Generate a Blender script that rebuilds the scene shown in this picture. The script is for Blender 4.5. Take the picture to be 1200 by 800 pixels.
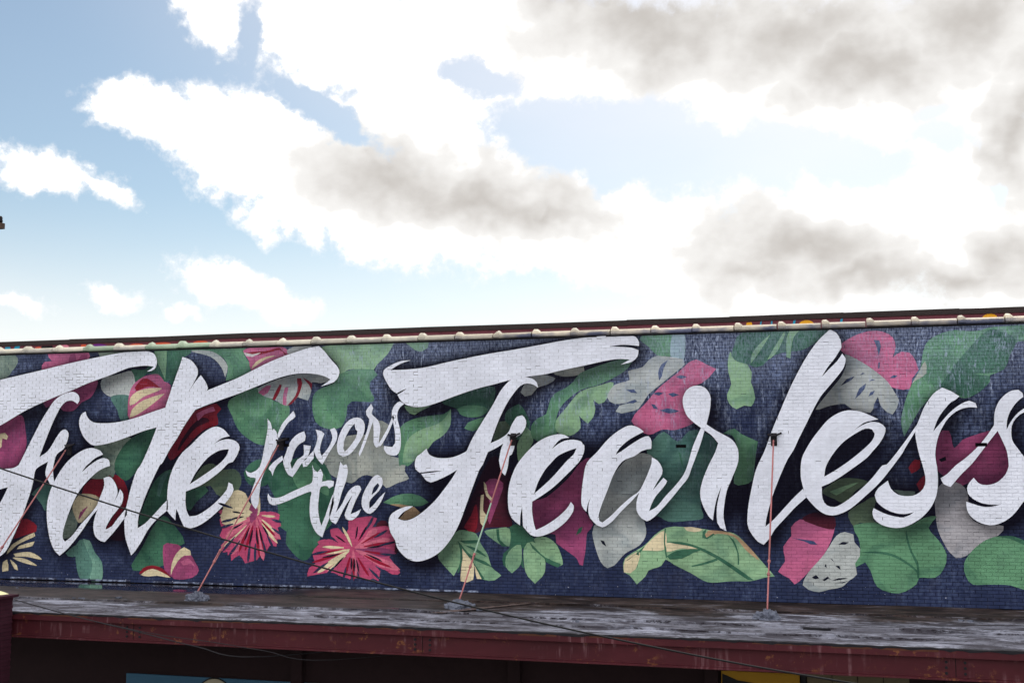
import bpy, bmesh, math, random
import numpy as np
from mathutils import Vector, Matrix, noise
from mathutils.geometry import tessellate_polygon

for o in list(bpy.data.objects):
    bpy.data.objects.remove(o, do_unlink=True)
scene = bpy.context.scene
COL = scene.collection
R = math.radians

# ------------------------------------------------------------------ camera
cam_yaw, cam_pitch, cam_roll, cam_back, cam_up = 0.28267, 0.10511, 0.00003, 24.5022, 2.6386
cam = bpy.data.cameras.new('camera')
cam.sensor_width = 36.0
cam.lens = 42.0
cam.clip_start = 0.1
cam.clip_end = 3000
cam_ob = bpy.data.objects.new('camera', cam)
COL.objects.link(cam_ob)
cam_ob.location = (0, -cam_back, cam_up)
cam_ob.rotation_euler = (math.pi / 2 + cam_pitch, 0, cam_yaw)
scene.camera = cam_ob
scene.render.resolution_x, scene.render.resolution_y = 1024, 682
scene.view_settings.view_transform = 'Standard'
scene.view_settings.look = 'None'
scene.view_settings.gamma = 1.0
scene.view_settings.exposure = 0.12
scene.view_settings.use_curve_mapping = False

SUN_ELEV, SUN_AZ = 42.0, 6.0          # behind the building, veiled by cloud

LETTERS = [
 ('white letter F with long brushed top stroke starting the word Fate', 0, [['-20895 4624*,-20154 4769,-19568 4874,-18939 4985,-18223 5121,-17468 5245,-16816 5338,-16353 5359,-16007 5353,-15853 5277,-15789 5122,-15815 4978,-15913 4900,-16050 4883*,-15951 4933,-15866 4995*,-16110 5021,-16431 4996,-16615 4960,-17074 4808,-17631 4644,-18098 4473,-18664 4286,-19377 4008,-20094 3652,-20824 3359*'], ['-18333 4383,-18049 4440,-17888 4347,-17864 4224,-17917 4148*,-18039 4223,-18206 4222,-18358 4109,-18523 3833,-18675 3508,-18826 3141,-18924 2889*,-18677 3051,-18476 3343,-18349 3505,-18223 3545,-18133 3454,-18150 3300,-18249 3090,-18434 2956,-18505 2754,-18524 2551,-18482 2268,-18536 2187,-18643 2328,-18731 2470,-18720 2632,-18674 2786*,-18997 2608,-19054 2388,-19113 2123,-19260 1696,-19389 1370,-19564 1004,-19741 677,-19927 520,-20213 384*,-20262 1278*,-19994 1779,-19895 1943,-19780 2169*,-20012 2115,-20300 1974*,-20333 2582*,-20038 2599,-19648 2632,-19496 2706*,-19327 3012,-19105 3421,-18927 3735,-18747 4000,-18565 4235']]),
 ('white letter a in the word Fate', 0, [['-18298 2592,-18117 2794,-17934 2935,-17704 3055,-17471 3102,-17234 3033,-17156 2949*,-17367 2865,-17503 2761,-17617 2672,-17728 2528*,-17546 2672,-17318 2813,-17134 2864,-16993 2812,-16964 2680*,-17079 2648,-17284 2552,-17487 2392,-17712 2170,-17888 1909,-18017 1627,-18122 1346,-18182 1105,-18175 966,-18116 903*,-17943 1029,-17675 1332,-17451 1553,-17296 1734,-17241 1854,-17165 2033,-17094 2233,-17124 2392*,-16977 2433,-16858 2353,-16760 2195,-16731 2036,-16824 1837*,-16729 1988,-16666 2139*,-16583 2029,-16586 1859,-16680 1700,-16870 1488,-16999 1281,-17019 1202*,-16861 1275,-16686 1482,-16466 1714*,-16459 1544*,-16634 1333,-16831 1106,-17030 913*,-17137 931,-17290 1039,-17354 1237,-17335 1435,-17260 1655*,-17403 1514,-17579 1273,-17800 992,-18024 749,-18251 570*,-18409 710,-18529 940,-18615 1259,-18657 1621,-18624 1944,-18519 2227,-18431 2389']]),
 ('white letter t with long brushed crossbar in the word Fate', 0, [['-15116 5205*,-14889 5120,-14713 4928,-14699 4785*,-14783 4620,-14932 4377*,-14782 4589,-14618 4768*,-14494 4614,-14422 4455,-14456 4404*,-13941 4584,-13638 4695,-13294 4845,-12952 4993,-12611 5121,-12188 5246,-11851 5334,-11641 5359*,-11513 5247,-11342 5050,-11173 4873,-11129 4746,-11185 4606,-11259 4538,-11582 4445*,-11466 4516,-11343 4598*,-11503 4678,-11755 4733,-12093 4752,-12431 4709,-12771 4619,-13198 4472,-13628 4323,-14062 4193,-14499 4054,-14740 3967*,-14848 3830,-15019 3595,-15188 3321,-15360 3085,-15573 2731,-15617 2711,-15787 2396,-15955 2041,-16079 1725,-16152 1489,-16161 1245*,-15975 1354,-15756 1552,-15539 1769,-15387 1907*,-15379 1673*,-15663 1455,-15879 1218,-16050 942,-16222 704,-16310 620*,-16384 779,-16486 1052,-16522 1406,-16507 1603,-16449 1880,-16370 2196,-16247 2553,-16116 2731,-15905 3167,-15738 3574*,-16099 3486,-16461 3369,-16917 3232,-17287 3166,-17474 3175,-17668 3317,-17794 3500,-17849 3683,-17832 3825,-17765 3926,-17682 3966*,-17619 3823,-17450 3708,-17122 3684,-16751 3712,-16294 3807,-15842 3942,-15528 4029*,-15446 4275,-15363 4512,-15260 4789,-15156 5066']]),
 ('white letter e at the end of the word Fate', 0, [['-14826 3161,-14567 3395,-14351 3530,-14176 3575,-13999 3515,-13828 3354*,-14036 3305,-14252 3170*,-14079 3251,-13861 3288,-13664 3233,-13574 3116,-13613 2961,-13738 2768,-13846 2741,-14016 2586,-14273 2399,-14532 2243,-14794 2141,-14925 2094*,-14926 1852,-14889 1658,-14818 1531*,-14599 1564,-14297 1741,-14041 1956,-13873 2150,-13834 2308*,-13733 2262,-13699 2150,-13781 1977,-13992 1744,-14290 1491,-14591 1313,-14854 1252,-14934 1286,-15028 1432,-15109 1609,-15161 1695*,-15179 1438*,-15308 1553,-15419 1669*,-15410 1927,-15397 2201,-15339 2475,-15214 2750,-15043 2985', '-14460 2788,-14310 2917,-14072 3033,-13846 3059*,-13895 2923,-14064 2741,-14451 2485,-14833 2258*,-14673 2535']]),
 ('small white letter f of the word favors', 1, [['-12888 3745*,-12799 3640,-12761 3473*,-12724 3516*,-12659 3449,-12612 3265,-12659 3111,-12774 2912,-12846 2728,-12927 2556,-13016 2326,-13030 2192,-13051 2020,-13068 1829,-13129 1710*,-13226 1820,-13265 2018,-13194 2249,-13146 2402,-13275 2417,-13362 2456,-13408 2579*,-13286 2521,-13117 2594,-13050 2671,-12987 2882,-12968 2997,-12911 3305,-12874 3536'], ['-12244 3907*,-12191 3779,-12366 3647,-12501 3456,-12595 3295*,-12623 3372,-12534 3591,-12377 3777'], ['-12498 2908*,-12474 2816,-12608 2709,-12690 2579,-12729 2453*,-12765 2548,-12831 2613,-12761 2717,-12644 2816']]),
 ('small white letter a of the word favors', 1, [['-12414 2957,-12314 3205,-12149 3376,-11969 3451*,-11929 3344,-11944 3241,-12102 3147,-12204 2995,-12263 2804,-12296 2747,-12255 2610*,-12116 2823,-11971 2918,-11976 3146*,-11800 3122*,-11826 2993,-11907 2822,-11985 2777,-11722 3023*,-11727 2841,-11776 2792,-11883 2671,-11974 2655*,-12001 2747,-12111 2595,-12234 2431*,-12340 2480,-12428 2625,-12474 2785']]),
 ('small white letter v of the word favors', 1, [['-11690 3487*,-11543 3448,-11471 3390*,-11539 3220,-11577 3030,-11529 2897*,-11370 3086,-11279 3294,-11336 3484*,-11233 3521,-11161 3399,-11187 3218,-11348 2973,-11509 2708*,-11636 2833,-11731 3023*,-11675 3145,-11637 3334']]),
 ('small white letter o of the word favors', 1, [['-11164 3104,-11107 3368,-10946 3632,-10763 3736,-10599 3723,-10504 3590,-10533 3364,-10692 3102,-10853 2933,-11016 2877,-11120 2934', '-10999 3066,-10981 3254,-10862 3480,-10749 3611*,-10718 3479,-10677 3441,-10715 3290,-10856 3103,-10977 2990']]),
 ('small white letter r of the word favors', 1, [['-10359 4040*,-10305 3945,-10344 3821,-10192 3680,-10133 3511,-10155 3286,-10165 3167*,-10066 3323,-9948 3528,-9838 3789*,-9801 3732,-9907 3471,-10025 3248,-10132 3099,-10225 3081,-10287 3193,-10290 3437,-10309 3644*,-10411 3363,-10509 3101,-10616 2876*,-10637 2951,-10551 3176,-10453 3439,-10395 3701,-10466 3797,-10479 3883']]),
 ('small white letter s of the word favors', 1, [['-9859 3883,-9792 4013,-9673 4086,-9576 4029*,-9671 3955,-9730 3844,-9729 3694,-9666 3469,-9644 3246,-9662 3022,-9740 2911,-9860 2904,-9981 2949,-10043 3043,-10036 3114*,-9943 3098,-9842 3090,-9783 3172,-9786 3396,-9837 3658,-9866 3789']]),
 ('small white letter t of the word the', 1, [['-11758 2708*,-11706 2595,-11630 2538,-11548 2614*,-11488 2482,-11510 2331,-11337 2369,-11221 2339,-11232 2238,-11334 2181*,-11384 2233,-11541 2210,-11578 1992,-11594 1728,-11548 1466,-11509 1362*,-11426 1562,-11328 1843,-11249 2050*,-11213 1882,-11315 1544,-11421 1281,-11480 1109*,-11626 1203,-11754 1426,-11801 1689,-11786 1990,-11772 2111,-12037 2026,-12370 1891,-12663 1802,-12791 1843,-12846 1983,-12831 2067*,-12752 1976,-12540 1978,-12206 2120,-11874 2254,-11755 2315,-11734 2519']]),
 ('small white letter h of the word the', 1, [['-11076 2776*,-11013 2689,-10932 2715*,-10889 2595,-10926 2370,-11024 2108,-11102 1845,-11168 1650*,-11032 1827,-10881 2108,-10720 2240,-10598 2240,-10565 2166,-10675 1960,-10774 1736,-10813 1624*,-10691 1670,-10567 1738*,-10630 1608,-10770 1495,-10913 1511,-10955 1604,-10877 1810,-10774 2042*,-10958 1772,-11096 1509,-11164 1400*,-11280 1470,-11324 1600,-11286 1806,-11210 2144,-11133 2482']]),
 ('small white letter e of the word the', 1, [['-10553 1924,-10515 2073,-10436 2223,-10297 2428,-10177 2484,-10083 2425,-10062 2280,-10152 2131,-10291 2000,-10371 1888,-10365 1748*,-10249 1852,-10130 1994,-9999 2110*,-10089 1909,-10208 1742,-10347 1637,-10469 1684,-10543 1794', '-10320 2045*,-10274 2205,-10175 2305*,-10138 2254,-10213 2131']]),
 ('white letter F with long brushed top stroke starting the word Fearless', 0, [['-9429 4983*,-9662 4970,-9903 4882,-10064 4779,-10070 4659,-9979 4487,-9877 4342,-9755 4260*,-9635 4322,-9515 4365*,-9635 4285,-9735 4234*,-9673 4124,-9532 4009,-9332 3958,-9094 3966,-8818 4036,-8348 4196,-7883 4335,-7498 4420,-7174 4498,-6738 4569,-6362 4612,-5989 4691,-5508 4777,-5104 4857,-4813 4893,-4553 4879*,-4651 4828,-4757 4774*,-4525 4825,-4398 4929,-4372 5067*,-4522 5122,-4739 5146,-5000 5160*,-4738 5189,-4522 5175,-4360 5156*,-4359 5231,-4430 5348,-4592 5382,-5027 5388,-5430 5371,-5986 5315,-6548 5229,-7117 5146,-7692 5069,-8470 4941,-9061 4824,-9459 4785,-9906 4776*,-9742 4878,-9581 4942'], ['-7117 4515,-6889 4561,-6662 4520,-6561 4431,-6535 4325*,-6625 4385,-6776 4424,-6927 4372,-7079 4211,-7231 3994,-7383 3704,-7516 3378,-7592 3160*,-7363 3260,-7200 3382,-7116 3556,-7003 3718,-6890 3746,-6807 3643,-6814 3498,-6909 3355,-7003 3294,-7060 3265,-7041 3149,-7116 2922,-7173 2886,-7211 2633,-7268 2474*,-7351 2561,-7401 2778,-7401 2796,-7363 3013,-7306 3151*,-7477 3050,-7649 2971*,-7687 2887,-7763 2706,-7839 2597,-7972 2270,-8125 1870,-8296 1434,-8487 1106,-8718 849,-8989 691,-9262 631,-9499 706,-9699 903,-9760 1085,-9861 1230,-9912 1450,-9866 1616,-9708 1728,-9490 1804,-9348 1809*,-9430 1756,-9588 1667,-9698 1541*,-9546 1498,-9349 1548,-9114 1697,-8842 1937,-8610 2212,-8456 2414,-8340 2596*,-8495 2505,-8728 2395,-8943 2321,-9041 2357,-9169 2508*,-8886 2537,-8667 2574*,-8925 2563,-9200 2530*,-9300 2614,-9313 2762,-9263 2891,-9196 2928,-9047 3053*,-8987 2928,-8810 2853,-8497 2853,-8264 2925,-8129 2994*,-7995 3272,-7765 3635,-7574 3926,-7383 4253,-7250 4415']]),
 ('white letter e beside the F of the word Fearless', 0, [['-6778 2975,-6553 3172,-6329 3289,-6106 3338,-5958 3322,-5862 3264*,-6032 3240,-6143 3151,-6240 3030*,-6107 3130,-5958 3200,-5774 3221,-5609 3184,-5537 3095,-5556 2935,-5630 2793,-5741 2669,-5962 2455,-6221 2223,-6481 2044,-6671 1929*,-6675 1740,-6638 1491,-6594 1339*,-6408 1423,-6150 1586,-5929 1782,-5833 1928*,-5774 1854,-5790 1731,-5930 1535,-6151 1356,-6372 1247,-6557 1202,-6705 1235,-6817 1347,-6873 1410*,-6884 1631,-6891 1820*,-6929 1630,-6937 1430*,-7041 1504,-7116 1574,-7192 1770,-7199 2129,-7135 2417,-7003 2705', '-6256 2740,-6108 2883,-5886 2989,-5709 3042*,-5769 2918,-5905 2793,-6183 2491,-6369 2312,-6629 2093*,-6536 2347,-6386 2597']]),
 ('white letter a of the word Fearless', 0, [['-5265 2969,-5045 3216,-4827 3391,-4611 3502,-4468 3494,-4344 3430,-4280 3376*,-4434 3300,-4614 3196,-4795 3038,-4872 2908*,-4723 2999,-4543 3121,-4328 3247,-4185 3284,-4123 3175,-4132 3025*,-4224 3014,-4331 2980,-4475 2879,-4726 2774,-4907 2528,-5054 2176,-5183 1860,-5246 1649,-5232 1544,-5168 1513*,-4987 1652,-4770 1863,-4555 2046,-4394 2162,-4267 2389,-4176 2598,-4128 2738,-4120 2850*,-4008 2787,-3918 2651,-3913 2512,-4021 2338,-4114 2174*,-4021 2279,-3886 2435*,-3813 2370,-3881 2252,-4060 2043,-4150 1869,-4190 1757*,-4027 1852,-3849 2061,-3636 2287,-3476 2495,-3386 2703,-3276 3066,-3107 3446*,-3028 3411*,-3138 3065,-3300 2651,-3390 2426,-3532 2253,-3709 2038,-3922 1801,-4100 1627,-4242 1549,-4347 1607,-4444 1744,-4449 1936,-4394 2127*,-4556 1952,-4772 1741,-4988 1512,-5169 1412,-5276 1452,-5420 1594,-5466 1724*,-5454 1892,-5406 2033*,-5472 1892,-5506 1727*,-5600 1856,-5605 2103,-5559 2456,-5485 2740']]),
 ('white letter r with round bulb top in the word Fearless', 0, [['-3471 3974,-3434 4148,-3327 4269,-3169 4308,-3014 4263,-2912 4122,-2898 3965,-2936 3722,-2992 3515*,-2821 3399,-2652 3304,-2483 3200,-2390 3062,-2362 2942,-2368 2770,-2419 2616,-2515 2394,-2604 2189,-2660 1916,-2682 1643,-2629 1376*,-2754 1438,-2810 1540,-2815 1812,-2778 2017,-2711 2277*,-2812 2017,-2867 1777,-2895 1583*,-2989 1674,-3105 1912,-3143 2117,-3098 2358,-2972 2668,-2830 2943,-2764 3132*,-2892 3289,-3046 3401*,-3268 3570,-3405 3728']]),
 ('tall white letter l of the word Fearless', 0, [['-516 5376*,-393 5304,-315 5165,-303 5004*,-440 4793,-575 4626,-696 4434*,-544 4591,-392 4741,-290 4888*,-227 4788,-265 4619,-384 4452,-553 4251,-722 4051,-860 3815,-1033 3478,-1172 3208,-1277 2989,-1397 2803,-1555 2464,-1678 2160,-1768 1889,-1840 1619,-1860 1474*,-1707 1604,-1503 1824,-1300 2044,-1114 2223*,-1053 2056*,-1271 1860,-1508 1606,-1678 1420,-1782 1250,-1901 1118*,-2017 1179,-2147 1345,-2211 1513,-2195 1818,-2131 2157,-2020 2600,-1844 2974,-1702 3348,-1525 3756,-1279 4299,-1000 4807,-760 5143']]),
 ('white letter e after the tall l of the word Fearless', 0, [['-1063 2954,-908 3206,-772 3381,-604 3575,-404 3708,-208 3762,18 3736,209 3656,354 3581*,206 3549,76 3511,-109 3372*,42 3464,205 3526,365 3514,483 3413,453 3264,352 3098,236 2966,120 2833,-143 2634,-406 2450,-604 2333,-753 2269*,-743 2032,-665 1906,-519 1874,-356 1951,-92 2152,171 2402,403 2683,483 2700,664 2915,862 3178,1077 3481*,1024 3319*,824 2997,791 2931,559 2617,328 2336,66 2087,-230 1837,-491 1718,-686 1726,-846 1824,-1005 1996,-1074 2096,-1113 2264,-1151 2465,-1133 2768', '-699 2463*,-660 2667,-524 2902,-323 3135,-91 3301,105 3400,233 3382,278 3298,226 3166,61 3000,-203 2784,-467 2600']]),
 ('white letter s before the last s of the word Fearless', 0, [['1554 4178*,1708 4109,1862 4005*,1794 3943,1700 3889,1537 3700,1438 3536,1363 3333*,1531 3532,1693 3711,1884 3856,2040 3916,2146 3872,2176 3780*,2036 3792,1849 3745,1658 3600,1510 3371,1424 3142,1384 2879,1412 2601,1411 2308,1355 2047,1223 1818,1030 1637,775 1503,555 1484,336 1547,212 1660,191 1791,215 1857*,374 1773,562 1710,750 1689,877 1730,960 1789*,784 1748,596 1772,409 1859,270 1990,242 2105,309 2237,495 2390*,547 2238,670 2124,858 2092,1015 2126,1144 2241,1190 2405,1157 2634,1102 2847,1062 3045,1034 3342,1128 3606,1230 3836,1394 4065']]),
 ('last white letter s of the word Fearless', 0, [['2916 4111,2989 4054,3004 3976*,2892 3887,2764 3710,2696 3523,2683 3354*,2729 3451,2851 3628,3007 3755,3189 3808,3214 3704*,3003 3681,2864 3579,2776 3425,2772 3166,2884 2972,3053 2714,3142 2570,3078 2250,2871 1930,2714 1737,2528 1607,2316 1556,2106 1618,1973 1729,1917 1857,1910 1996*,2028 1955,2178 1908,2329 1899,2530 1949*,2361 1941,2180 1972,2031 2052,1949 2148,1932 2245,1982 2358,2062 2449*,2149 2343,2284 2311,2468 2360,2625 2505,2691 2666,2693 2698,2672 2940,2605 3135,2522 3336*,2346 3110,2218 2942,2041 2715,1834 2504,1641 2273*,1519 2324,1465 2438*,1588 2520,1748 2683,1938 2829,2160 3040,2320 3234,2462 3444*,2484 3688,2559 3882,2686 4027,2810 4100']]),
]
BOTANY = [
 ('leaf', 'sage', 1, '-20487 5407,-19740 5366,-19657 5176,-19819 4971,-19959 4828,-20453 4775'),
 ('flower', 'pink', 1, '-18964 5002,-18900 5178,-18683 5194,-18812 5363,-18235 5389,-17663 5373,-17678 5189,-18221 5079,-18698 5008'),
 ('petal', 'magenta', 2, '-18199 5120,-18161 5345,-18043 5363,-17987 5176,-17851 5337,-17685 5341,-17694 5210'),
 ('leaf', 'sage', 1, '-17403 5366,-16631 5366,-16721 5308,-17326 5234'),
 ('flower', 'magenta', 1, '-18901 4208,-18194 4483,-17726 4638,-17399 4721,-17414 4530,-17569 4289,-17801 4191,-18029 3990,-18315 3994,-18514 4161,-18798 4075'),
 ('flower', 'magenta', 1, '-20384 3522,-20094 3652,-19807 3807,-19469 3894,-19352 3513,-19311 3185,-19416 2857,-19647 2611,-20032 2488,-20330 2529'),
 ('petal', 'cream', 2, '-20084 3457,-19937 3477,-19844 3394,-19879 3311,-20005 3353,-20018 3147,-20065 3106'),
 ('leaf', 'dgreen', 1, '-15825 5385,-14878 5478,-14894 5299,-15137 5146,-15284 4830,-15481 4634,-15594 4636,-15873 4803,-16057 4839,-16191 4729,-16326 4643,-16475 4937,-16061 4947'),
 ('leaf', 'lgreen', 2, '-15870 5354*,-15537 5357*,-15538 4996,-15559 4676*,-15671 4898,-15769 5081'),
 ('leaf', 'grey', 1, '-17259 4751,-16888 4824,-16474 4904,-16373 4692,-16321 4530,-16496 4272,-17007 4300,-17272 4487'),
 ('leaf', 'teal', 1, '-17007 4308,-16474 4299,-16514 3790,-16730 3764,-16808 3974'),
 ('flower', 'pink', 2, '-16520 4292,-16415 4572,-16101 4775,-15736 4808,-15585 4636,-15410 4553,-15443 4195,-15537 4037,-15932 3923,-16476 3770,-16532 4011'),
 ('petal', 'cream', 3, '-16473 4271,-16317 4409,-15999 4484,-15634 4477,-15858 4381,-16129 4286,-16352 4129,-16480 4091'),
 ('petal', 'cream', 3, '-16478 3810,-16438 3970,-16171 4186,-15719 4327,-15562 4356,-15893 4102,-16251 3887'),
 ('petal', 'red', 3, '-16145 4728,-15960 4684,-15773 4560,-15680 4498,-16000 4524,-16317 4430,-16367 4511'),
 ('leaf', 'grey', 2, '-14895 5331,-14449 5335,-14135 5200,-13930 4958,-13988 4703*,-14106 4954,-14378 5186'),
 ('leaf', 'mgreen', 1, '-14896 5359,-14184 5379,-13481 5372,-13521 5223,-13316 4884,-13638 4695,-13977 4624*,-13929 4950,-14126 5207'),
 ('leaf', 'dgreen', 1, '-15437 5354,-14942 5380,-15094 5225,-15240 4869,-15410 4553'),
 ('leaf', 'mgreen', 1, '-13885 4151,-13284 4442,-13067 4430,-12760 4153,-12374 4032,-12368 3762,-12574 3495,-12739 3227,-12993 3144,-13296 3250,-13605 3485,-13789 3817'),
 ('flower', 'red', 1, '-15233 3321,-14936 3792,-14718 3955,-14191 4105,-14069 3977,-14184 3861,-14142 3626,-14482 3512,-14786 3279,-15088 2986,-15351 2809,-15450 3085'),
 ('petal', 'maroon', 2, '-15096 3241,-14797 3633,-14535 3787,-14356 3707,-14705 3553,-14964 3280,-15178 3006'),
 ('petal', 'pink', 2, '-14715 3868,-14277 4039,-14222 3940,-14493 3865,-14666 3710'),
 ('flower', 'pink', 2, '-13545 5302,-13351 5368,-12617 5387,-12378 5193,-12951 4966,-13315 4833,-13386 5062'),
 ('petal', 'red', 3, '-13478 5261,-12959 5287,-12616 5347,-12506 5196,-12398 5155,-12615 5297,-12957 5228,-13389 5180'),
 ('petal', 'cream', 3, '-13316 4884,-13212 5039,-12955 5150,-12698 5170,-12954 5099,-13167 4979'),
 ('petal', 'white2', 3, '-13513 5262,-13303 5217,-13087 5251,-13302 5158,-13476 5183'),
 ('leaf', 'grey', 2, '-12443 5273,-12190 5382,-11810 5379,-11851 5326,-12187 5235,-12398 5155'),
 ('flower', 'grey', 2, '-13153 4424,-12685 4617,-12092 4740,-11503 4689,-11355 4590,-11583 4518,-11794 4553,-11811 4369,-11891 4140,-12039 4180,-12145 4221,-12395 4024,-12761 4184,-13020 4266'),
 ('petal', 'pink', 3, '-13130 4334,-12940 4486,-12811 4503,-12893 4330,-12999 4266'),
 ('petal', 'red', 3, '-12778 4173,-12680 4384,-12598 4518,-12546 4498,-12614 4306,-12709 4160'),
 ('petal', 'pink', 3, '-12510 4053,-12499 4304,-12468 4439,-12383 4449,-12421 4225,-12425 4032'),
 ('petal', 'red', 3, '-12404 4024,-12209 4241,-12150 4452,-12175 4645,-12069 4643,-12037 4527,-12125 4259,-12290 4069'),
 ('petal', 'red', 3, '-12027 4662,-11878 4582,-11793 4522,-11811 4369,-11868 4485,-11963 4583'),
 ('leaf', 'lgreen', 1, '-11557 5345,-9869 5411,-9828 5391,-9987 5130,-10228 4908,-10308 4796,-10595 4822,-10924 4810,-11087 4699,-11129 4719,-11152 4873,-11343 5089'),
 ('leaf', 'mgreen', 1, '-11149 4701,-10841 4808,-10718 4825,-10308 4796,-10217 4681,-10386 4533,-10404 4381,-10299 4096,-10830 4104,-10932 4011,-10949 3783,-11068 3538,-11232 3483,-11482 3523,-11693 3659,-11783 4023,-11705 4328,-11250 4531'),
 ('leaf', 'lgreen', 1, '-9747 5404,-9545 5364,-9343 5207,-9163 5172,-9033 5255,-9014 5397'),
 ('leaf', 'sand', 1, '-10333 3644,-10091 3661,-9936 3576,-9967 3435,-10064 3136,-9880 2893,-9640 2844,-9499 2744,-9500 2855,-9549 2559,-9448 2404,-9714 2307,-9984 2199,-10115 2354,-10439 2483,-10641 2408,-10803 2296,-11298 2482,-11509 2708,-11470 2841,-11064 3274,-10696 3365,-10492 3364'),
 ('leaf', 'mgreen', 2, '-9667 3507,-9369 3690,-8974 3760,-8659 3793,-8495 3902*,-8501 3570,-8656 3342,-8890 3196,-9007 3049,-9164 2939,-9321 2799,-9479 2670,-9598 2707,-9678 2670,-9702 3060'),
 ('leaf', 'lgreen', 3, '-9555 3096,-9445 3300,-9169 3465,-8815 3573,-8619 3719,-8495 3902*,-8501 3570,-8656 3342,-8890 3196,-9007 3049,-9164 2939,-9321 2799,-9499 2744,-9599 2744'),
 ('leaf', 'lgreen', 2, '-9572 3984,-9450 3821,-9330 3783,-9212 3856,-8955 3982,-9292 3942'),
 ('leaf', 'dgreen', 1, '-8700 4046,-8271 4213,-7844 4334,-7498 4346,-7574 3926,-7804 3738,-8113 3724,-8308 3826,-8386 3919'),
 ('leaf', 'mgreen', 2, '-8347 3900,-8192 3971,-7882 3967,-7651 3890,-7804 3738,-8113 3724,-8288 3788'),
 ('leaf', 'mgreen', 1, '-8189 3486,-8105 3602,-7881 3681,-7727 3727,-7880 3454,-7996 3418'),
 ('leaf', 'dgreen', 1, '-7268 3776,-7117 3920,-6965 3990,-6833 3843,-6758 3697,-6720 3498,-6890 3264,-7192 3266'),
 ('leaf', 'olive', 2, '-7535 3214,-7402 3613,-7268 3630,-7154 3520,-7211 3375,-7344 3249'),
 ('leaf', 'lgreen', 1, '-7003 3120,-6890 3336,-6807 3509,-6694 3400,-6646 3190,-6815 2921,-6966 2759'),
 ('leaf', 'grey', 1, '-6700 4568,-6437 4606,-6157 4521,-6194 4467,-6362 4380,-6550 4329,-6682 4175,-6833 4145,-6927 4237'),
 ('leaf', 'sand', 1, '-6212 4649,-5545 4753,-5527 4651,-5656 4575,-5989 4553'),
 ('leaf', 'mgreen', 1, '-6702 3497,-6551 3677,-6364 3765,-6289 4016,-6176 4195,-5953 4300,-5768 4440,-5619 4617,-5032 4820,-4524 4914,-4599 4702,-4889 4512,-5254 4358,-5621 4258,-5992 3976,-6141 3690,-6143 3331,-6515 3172,-6665 3262'),
 ('leaf', 'lgreen', 2, '-6149 3618,-5918 3903,-5621 4222,-5181 4357,-4908 4405,-5001 4139,-5111 3999,-5221 3957*,-5344 4045*,-5302 3859,-5350 3681,-5461 3554,-5654 3727*,-5619 3469,-5847 3303,-6124 3377'),
 ('leaf', 'grey', 2, '-5045 4104,-4891 4351,-4565 4452,-4599 4631,-4293 4713,-4167 4852,-3987 4943,-3810 4924,-3441 4851,-3418 4745,-3638 4567,-3960 4316,-4175 4143,-4284 3986,-4393 3846,-4752 3759,-4871 3799,-4786 3923,-4462 3989,-4894 3960'),
 ('slit', 'blue', 3, '-3951 4422*,-3971 4581,-3901 4757,-3758 4852*,-3849 4685,-3894 4509'),
 ('slit', 'blue', 3, '-4646 4247*,-4477 4255,-4407 4172,-4532 4185'),
 ('slit', 'blue', 3, '-4642 3974*,-4462 4042,-4409 4006,-4499 3961'),
 ('leaf', 'mgreen', 1, '-4358 5296,-4267 5397,-3644 5395,-3686 4928,-3987 4950,-4163 5137'),
 ('leaf', 'paleblue', 1, '-3644 5395,-3415 5388,-3441 4834,-3704 4929'),
 ('flower', 'pink', 3, '-4465 3741,-4249 3950,-4068 4159,-3889 4332,-3532 4607,-3319 4796,-3178 4845,-2971 4734,-2779 4642*,-2941 4454,-3082 4352,-3292 4268,-3452 4078,-3455 3903,-3371 3693,-3251 3552,-3620 3409,-3901 3419,-4185 3309,-4468 3487,-4538 3601'),
 ('slit', 'blue', 4, '-4086 4159*,-3961 4192,-3856 4162,-3962 4115'),
 ('slit', 'blue', 4, '-3768 4147*,-3662 4173,-3539 4122,-3680 4082'),
 ('slit', 'blue', 4, '-3949 3812*,-3789 3852,-3544 3793,-3756 3746'),
 ('slit', 'blue', 4, '-3604 4496*,-3498 4529,-3366 4491,-3499 4448'),
 ('slit', 'blue', 4, '-4124 3948*,-4043 3929,-3973 3833,-4072 3849'),
 ('leaf', 'teal', 1, '-4225 2948,-4080 3210,-3866 3373,-3588 3172,-3341 3386,-3098 3377,-2792 3133,-2972 2668,-3134 2255,-3124 1809,-3093 1621,-3438 1566,-3786 1544,-4029 1662,-4206 1591,-4343 1902,-3913 2529'),
 ('vein', 'dgreen', 2, '-3574 2946*,-3539 2946,-3490 2737,-3458 2564*,-3518 2737'),
 ('flower', 'magenta', 1, '-6742 1882,-6370 2020,-5889 2420,-5631 2740,-5411 2846,-5487 2421,-5599 1891,-5366 1472,-5494 1295,-5525 980,-5589 623*,-5661 646,-5715 767,-6006 971,-6152 1074,-6169 1250,-6594 1332'),
 ('slit', 'dgreen', 3, '-5731 1239*,-5675 1380,-5584 1427*,-5621 1311'),
 ('leaf', 'grey', 1, '-5276 1508,-5054 2246,-4726 2739,-4403 2931,-4102 2860,-4159 2529,-4412 2110,-4311 1624,-4255 1314,-4388 1070,-4691 892,-4925 645,-5068 583,-5210 708,-5316 984,-5386 1297,-5349 1437'),
 ('slit', 'dark', 3, '-5214 1153*,-5135 1133,-5089 1023*,-5171 1074'),
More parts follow.
